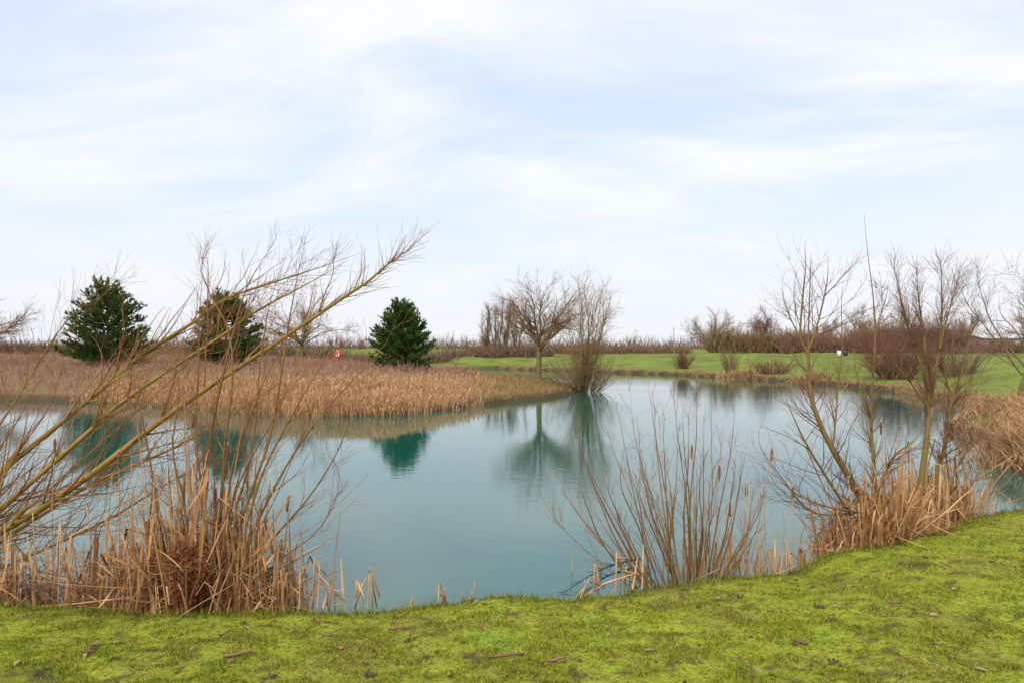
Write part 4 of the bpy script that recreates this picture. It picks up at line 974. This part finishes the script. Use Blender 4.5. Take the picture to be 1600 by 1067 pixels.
def shrub(name, label, specs, seed, mat, twmat, n1, n2, len1, len2, M=14, ang=(14, 42), up=0.06, sides=6, cat='shrub', r2=0.003, group=None, tmin=0.15, tmax=0.98):
    rng = np.random.default_rng(seed)
    P, R = stems_from(specs, M)
    R = R * (1 + 0.04 * rng.normal(size=R.shape))
    R[:, -5:] *= np.linspace(0.9, 0.35, 5)
    b = P[:, 0].mean(0)
    root = thing(name, label, cat, (b[0], b[1], min(b[2], gz(b[0], b[1]))), group)
    for k in range(len(P)):
        Bag().tubes(P[k], R[k], sides, rng=rng).mesh('stem', mat, root)
    c1, r1 = grow(P, R, n1, t=(tmin, tmax), ang=ang, length=len1, M=8, up=up, wob=0.11, rs=0.42, rmax=0.0055, rng=rng, rmin=0.0018, fall=0.72)
    g = Bag().tubes(c1, r1, 4, rng=rng)
    c2, rr2 = grow(c1, r1, n2, t=(0.15, 1.0), ang=(15, 48), length=len2, M=5, up=up, wob=0.15, rs=0.6, rmax=r2, rng=rng, rmin=0.0014, fall=0.4)
    g.tubes(c2, rr2, 3, rng=rng)
    g.mesh('twigs', twmat, root)['kind'] = 'stuff'
    return root
def left_shrub():
    rng = np.random.default_rng(610)
    S = [
        ([(330, 955, 6.3), (345, 800, 6.3), (352, 690, 6.3), (362, 610, 6.3), (358, 520, 6.4), (314, 430, 6.5), (326, 388, 6.5)], 0.017, 0.003),
        ([(300, 955, 6.2), (318, 800, 6.2), (306, 690, 6.3), (310, 580, 6.3), (312, 480, 6.4), (318, 415, 6.4)], 0.013, 0.003),
        ([(290, 955, 6.3), (315, 760, 6.4), (345, 600, 6.5), (370, 500, 6.6), (390, 440, 6.6), (432, 372, 6.7)], 0.018, 0.003),
        ([(335, 955, 6.2), (385, 790, 6.2), (420, 690, 6.3), (437, 600, 6.3), (452, 500, 6.4), (465, 430, 6.4), (478, 370, 6.5)], 0.016, 0.003),
        ([(340, 955, 6.3), (400, 820, 6.3), (452, 720, 6.4), (500, 650, 6.4), (545, 600, 6.5), (600, 540, 6.6), (622, 495, 6.6)], 0.014, 0.003),
        ([(345, 955, 6.1), (380, 840, 6.0), (410, 740, 6.0), (450, 660, 6.0), (490, 590, 6.0), (520, 540, 6.1)], 0.014, 0.003),
        ([(350, 955, 6.2), (420, 850, 6.3), (480, 780, 6.3), (525, 710, 6.4), (550, 650, 6.4), (580, 600, 6.4)], 0.012, 0.003),
        ([(320, 955, 6.1), (340, 850, 6.0), (380, 740, 5.9), (430, 650, 5.9), (455, 590, 5.9)], 0.013, 0.003),
        ([(355, 955, 6.2), (430, 880, 6.3), (490, 835, 6.3), (520, 790, 6.4), (530, 740, 6.4), (505, 690, 6.5)], 0.008, 0.002),
        ([(280, 955, 6.3), (250, 820, 6.3), (235, 720, 6.4), (215, 620, 6.4), (200, 560, 6.5)], 0.012, 0.003),
        ([(300, 955, 6.4), (290, 800, 6.5), (270, 700, 6.6), (280, 600, 6.7), (255, 520, 6.8)], 0.012, 0.003),
        ([(310, 955, 6.4), (360, 820, 6.6), (395, 700, 6.7), (405, 580, 6.8), (420, 480, 6.9), (440, 420, 7.0)], 0.014, 0.003),
        ([(320, 955, 6.3), (350, 830, 6.2), (365, 720, 6.2), (395, 640, 6.2), (430, 560, 6.2), (500, 470, 6.3)], 0.012, 0.003),
    ]
    for k in range(9):
        x1 = rng.uniform(200, 520); y1 = rng.uniform(560, 740)
        S.append(([(rng.uniform(285, 355), 955, 6.3), ((x1 + 320) / 2 + rng.normal(0, 12), 820, 6.2), (x1, y1, rng.uniform(5.9, 6.6))], 0.009, 0.002))
    shrub('willow_shrub', 'upright many-stemmed willow shrub growing from the large left cattail clump', S, 611, M_SHRUB, M_TWIG, 380, 1700, (0.25, 0.85), (0.12, 0.38))
left_shrub()
def centre_shrub():
    rng = np.random.default_rng(620)
    tips = [(846, 776), (896, 650), (902, 690), (958, 603), (984, 606), (1012, 588), (1022, 626), (1050, 592), (1066, 607), (1088, 592), (1112, 596), (1149, 612), (1170, 674), (930, 700), (940, 640), (870, 740), (1035, 640), (1075, 640), (1100, 650), (1130, 660), (1000, 660), (975, 700), (1060, 700), (1150, 720), (1185, 740), (1010, 740), (920, 780), (1040, 720), (1090, 730), (1120, 745)]
    S = []
    for k in range(26):
        a = rng.uniform(-1, 1); tips.append((1035 + 175 * a + rng.normal(0, 10), 640 + 110 * a * a + rng.uniform(0, 150)))
    for k, (x, y) in enumerate(tips):
        fx = 1066 + (x - 1040) * 0.36 + rng.normal(0, 8); D0 = 6.75 + rng.uniform(-0.15, 0.15); D1 = D0 + rng.uniform(-0.6, 0.7)
        mx = fx + (x - fx) * 0.42 + rng.normal(0, 5); my = 915 + (y - 915) * 0.36
        qx = fx + (x - fx) * 0.80 + rng.normal(0, 4); qy = 915 + (y - 915) * 0.72
        bow = 0.16 * (x - 1050)
        S.append(([(fx, 925, D0), (mx + bow * 0.25, my, D0 + (D1 - D0) * .4), (qx + bow * 0.15, qy, D0 + (D1 - D0) * .75), (x, y, D1)], rng.uniform(0.005, 0.0105), 0.0016))
    shrub('willow_shrub', 'vase-shaped red-twigged shrub fanning up from the lawn edge over open water', S, 621, M_SHRUB, M_TWIG, 360, 1000, (0.2, 0.65), (0.08, 0.28), ang=(10, 36), up=0.07)
centre_shrub()
def saplings():
    A = [
        ([(1362, 845, 7.6), (1346, 780, 7.6), (1333, 757, 7.6), (1307, 713, 7.6), (1282, 665, 7.6), (1267, 620, 7.6), (1265, 590, 7.6), (1263, 544, 7.6), (1264, 500, 7.6), (1267, 420, 7.65), (1268, 395, 7.7)], 0.044, 0.004),
        ([(1263, 552, 7.6), (1251, 526, 7.6), (1255, 460, 7.55), (1259, 420, 7.5), (1258, 375, 7.5)], 0.016, 0.003),
        ([(1262, 556, 7.6), (1245, 518, 7.65), (1230, 485, 7.7), (1222, 455, 7.7)], 0.012, 0.003),
        ([(1263, 548, 7.6), (1276, 512, 7.6), (1288, 465, 7.6), (1294, 430, 7.6), (1294, 400, 7.6)], 0.014, 0.003),
        ([(1355, 830, 7.6), (1320, 790, 7.5), (1285, 735, 7.4), (1258, 690, 7.3), (1235, 640, 7.3), (1222, 605, 7.3)], 0.020, 0.003),
        ([(1300, 705, 7.6), (1306, 650, 7.7), (1310, 600, 7.8), (1316, 540, 7.9), (1315, 480, 8.0), (1318, 440, 8.0)], 0.013, 0.003),
        ([(1345, 800, 7.5), (1290, 790, 7.3), (1235, 765, 7.2), (1195, 715, 7.1)], 0.012, 0.003),
        ([(1340, 800, 7.6), (1270, 800, 7.5), (1225, 750, 7.5), (1185, 690, 7.6), (1200, 640, 7.7)], 0.010, 0.002),
    ]
    shrub('willow_sapling', 'mossy sapling leaning left with forked top, rooted in the collapsed cattail thatch', A, 631, M_ALDER, M_ALDERTW, 150, 1000, (0.3, 1.1), (0.12, 0.45), cat='tree', sides=8, ang=(20, 60), tmin=0.05, tmax=0.62)
    B = [
        ([(1374, 845, 7.7), (1370, 790, 7.7), (1367, 751, 7.7), (1362, 687, 7.7), (1360, 640, 7.7), (1363, 600, 7.7), (1368, 524, 7.7), (1364, 455, 7.75), (1355, 386, 7.8), (1351, 333, 7.8)], 0.026, 0.003),
        ([(1368, 520, 7.7), (1377, 490, 7.7), (1385, 465, 7.75), (1390, 432, 7.8)], 0.009, 0.002),
        ([(1370, 770, 7.7), (1395, 715, 7.6), (1425, 690, 7.5), (1450, 665, 7.5)], 0.016, 0.003),
        ([(1361, 660, 7.7), (1345, 610, 7.8), (1335, 560, 7.9), (1338, 500, 8.0)], 0.010, 0.002),
    ]
    shrub('willow_sapling', 'tall straight mossy sapling with one long bare leader above all its neighbours', B, 632, M_ALDER, M_ALDERTW, 90, 520, (0.2, 0.8), (0.1, 0.3), cat='tree', sides=8, tmin=0.05, tmax=0.6, ang=(25, 60))
    C = [
        ([(1430, 835, 8.2), (1440, 740, 8.2), (1449, 673, 8.2), (1451, 610, 8.2), (1447, 560, 8.2), (1441, 506, 8.3), (1434, 450, 8.3), (1433, 396, 8.4)], 0.042, 0.003),
        ([(1451, 612, 8.2), (1436, 560, 8.2), (1420, 512, 8.2), (1404, 450, 8.2), (1396, 402, 8.3)], 0.020, 0.003),
        ([(1450, 630, 8.2), (1462, 580, 8.3), (1471, 512, 8.4), (1472, 450, 8.4), (1470, 390, 8.5)], 0.022, 0.003),
        ([(1468, 545, 8.3), (1485, 480, 8.3), (1500, 430, 8.3)], 0.011, 0.003),
        ([(1450, 640, 8.2), (1425, 600, 8.1), (1400, 570, 8.1), (1385, 530, 8.1)], 0.012, 0.003),
    ]
    shrub('willow_tree', 'red-brown bare young tree with three feathery tops rising from the dark cattail thicket', C, 633, M_ALDER, M_ALDERTW, 240, 1500, (0.25, 0.75), (0.12, 0.35), cat='tree', sides=8, ang=(12, 36), r2=0.0028, tmin=0.25, tmax=0.93)
    E = [
        ([(1462, 830, 8.5), (1464, 733, 8.5), (1471, 718, 8.5), (1480, 670, 8.5), (1487, 628, 8.5), (1500, 590, 8.5), (1513, 540, 8.6), (1520, 490, 8.6)], 0.030, 0.003),
        ([(1487, 630, 8.5), (1478, 590, 8.5), (1472, 555, 8.5), (1480, 500, 8.5)], 0.014, 0.003),
        ([(1486, 640, 8.5), (1515, 610, 8.6), (1540, 570, 8.7), (1553, 540, 8.7)], 0.010, 0.002),
        ([(1465, 800, 8.4), (1500, 720, 8.4), (1530, 680, 8.5), (1555, 640, 8.5)], 0.014, 0.003),
        ([(1470, 815, 8.4), (1510, 770, 8.3), (1535, 720, 8.3), (1548, 690, 8.3)], 0.012, 0.003),
    ]
    shrub('willow_sapling', 'crooked mossy sapling with wide side branches at the right of the cattail thicket', E, 634, M_ALDER, M_ALDERTW, 230, 1200, (0.2, 0.75), (0.1, 0.35), cat='tree', sides=8, ang=(20, 55))
saplings()

def rusty_plant():
    rng = np.random.default_rng(641); c = at(292, 952, 5.7)
    root = thing('dead_dock', 'rust-brown dead plant with dense crumbly seeds among the left cattails', 'plant', (c[0], c[1], 0))
    n = 34; M = 7; a = rng.uniform(0, 2 * np.pi, n); q = rng.random(n)
    P = np.empty((n, M, 3)); P[:, 0] = c + np.column_stack([np.cos(a) * 0.06, np.sin(a) * 0.05, np.zeros(n)])
    d = np.column_stack([np.cos(a) * q * 0.28, np.sin(a) * q * 0.2, np.ones(n)]); ln = rng.uniform(0.35, 0.62, n)
    for k in range(1, M):
        d /= np.linalg.norm(d, axis=1, keepdims=True); P[:, k] = P[:, k - 1] + d * (ln / (M - 1))[:, None]; d = d + rng.normal(0, 0.07, (n, 3))
    R = np.tile(np.linspace(0.005, 0.002, M), (n, 1)); Bag().tubes(P, R, 4, rng=rng).mesh('stems', M_RUST, root)
    c1, r1 = grow(P, R, 420, t=(0.15, 1), ang=(20, 70), length=(0.05, 0.12), M=3, rng=rng, rmin=0.002)
    g = Bag().tubes(c1, r1, 3, rng=rng)
    # seeds: small tetra flakes
    pts = c1[rng.integers(0, len(c1), 5200), rng.integers(0, 3, 5200)] + rng.normal(0, 0.012, (5200, 3))
    o = rng.normal(0, 0.0075, (5200, 3, 3)); V = (pts[:, None] + o).reshape(-1, 3)
    g.add(V, T=np.arange(len(V)).reshape(-1, 3), var=np.repeat(rng.random(5200), 3)); g.mesh('seeds', M_RUST, root)['kind'] = 'stuff'
rusty_plant()
def bramble():
    rng = np.random.default_rng(642)
    c = at(100, 930, 6.1); root = thing('bramble_tangle', 'low tangle of dull purple-brown bramble stems at the far left lawn edge', 'bramble', (c[0], c[1], 0))
    n = 90; M = 9; P = np.empty((n, M, 3)); P[:, 0] = np.column_stack([rng.normal(c[0], 0.5, n), rng.normal(c[1], 0.16, n), np.zeros(n)])
    a = rng.uniform(0, 2 * np.pi, n); d = np.column_stack([np.cos(a) * 0.9, np.sin(a) * 0.5, rng.uniform(0.6, 2.2, n)]); ln = rng.uniform(0.5, 1.1, n)
    for k in range(1, M):
        d /= np.linalg.norm(d, axis=1, keepdims=True); P[:, k] = P[:, k - 1] + d * (ln / (M - 1))[:, None]; P[:, k, 2] = np.maximum(P[:, k, 2], 0.02)
        d = d + rng.normal(0, 0.14, (n, 3)) + [0, 0, -0.22]
    R = np.tile(np.linspace(0.005, 0.002, M), (n, 1)); Bag().tubes(P, R, 4, rng=rng).mesh('canes', M_BRAMBLE, root)
    c1, r1 = grow(P, R, 700, t=(0.1, 1), ang=(25, 75), length=(0.06, 0.22), M=4, rng=rng, rmin=0.0016, up=0.02)
    Bag().tubes(c1, r1, 3, rng=rng).mesh('twigs', M_BRAMBLE, root)['kind'] = 'stuff'
bramble()
def trailing_branch():
    rng = np.random.default_rng(651)
    M_ALGAE = strand_mat('algae_covered_twig', [(0.012, 0.04, 0.032), (0.02, 0.055, 0.045)], rough=0.5)
    P = np.array([curve([at(1000, 872, 6.95), at(955, 882, 6.85), at(915, 902, 6.75), at(872, 932, 6.62)], 14), curve([at(990, 885, 6.8), at(950, 898, 6.75), at(925, 915, 6.7), at(905, 935, 6.6)], 14)])
    P[:, :, 2] = np.maximum(P[:, :, 2], 0.012)
    R = np.tile(np.linspace(0.007, 0.002, 14), (2, 1)) * (1 + 0.5 * rng.random((2, 14)))
    root = thing('trailing_branch', 'dark green slimy branch trailing in the water beside the snapped reed heap', 'branch', P[0, 0])
    Bag().tubes(P, R, 6, rng=rng).mesh('stem', M_ALGAE, root)
    c, cr = grow(P, R, 70, t=(0.1, 1), ang=(25, 70), length=(0.05, 0.18), M=4, rng=rng, rmin=0.002, up=0.0)
    c[:, :, 2] = np.maximum(c[:, :, 2], 0.008)
    Bag().tubes(c, cr, 3, rng=rng).mesh('twigs', M_ALGAE, root)['kind'] = 'stuff'
trailing_branch()
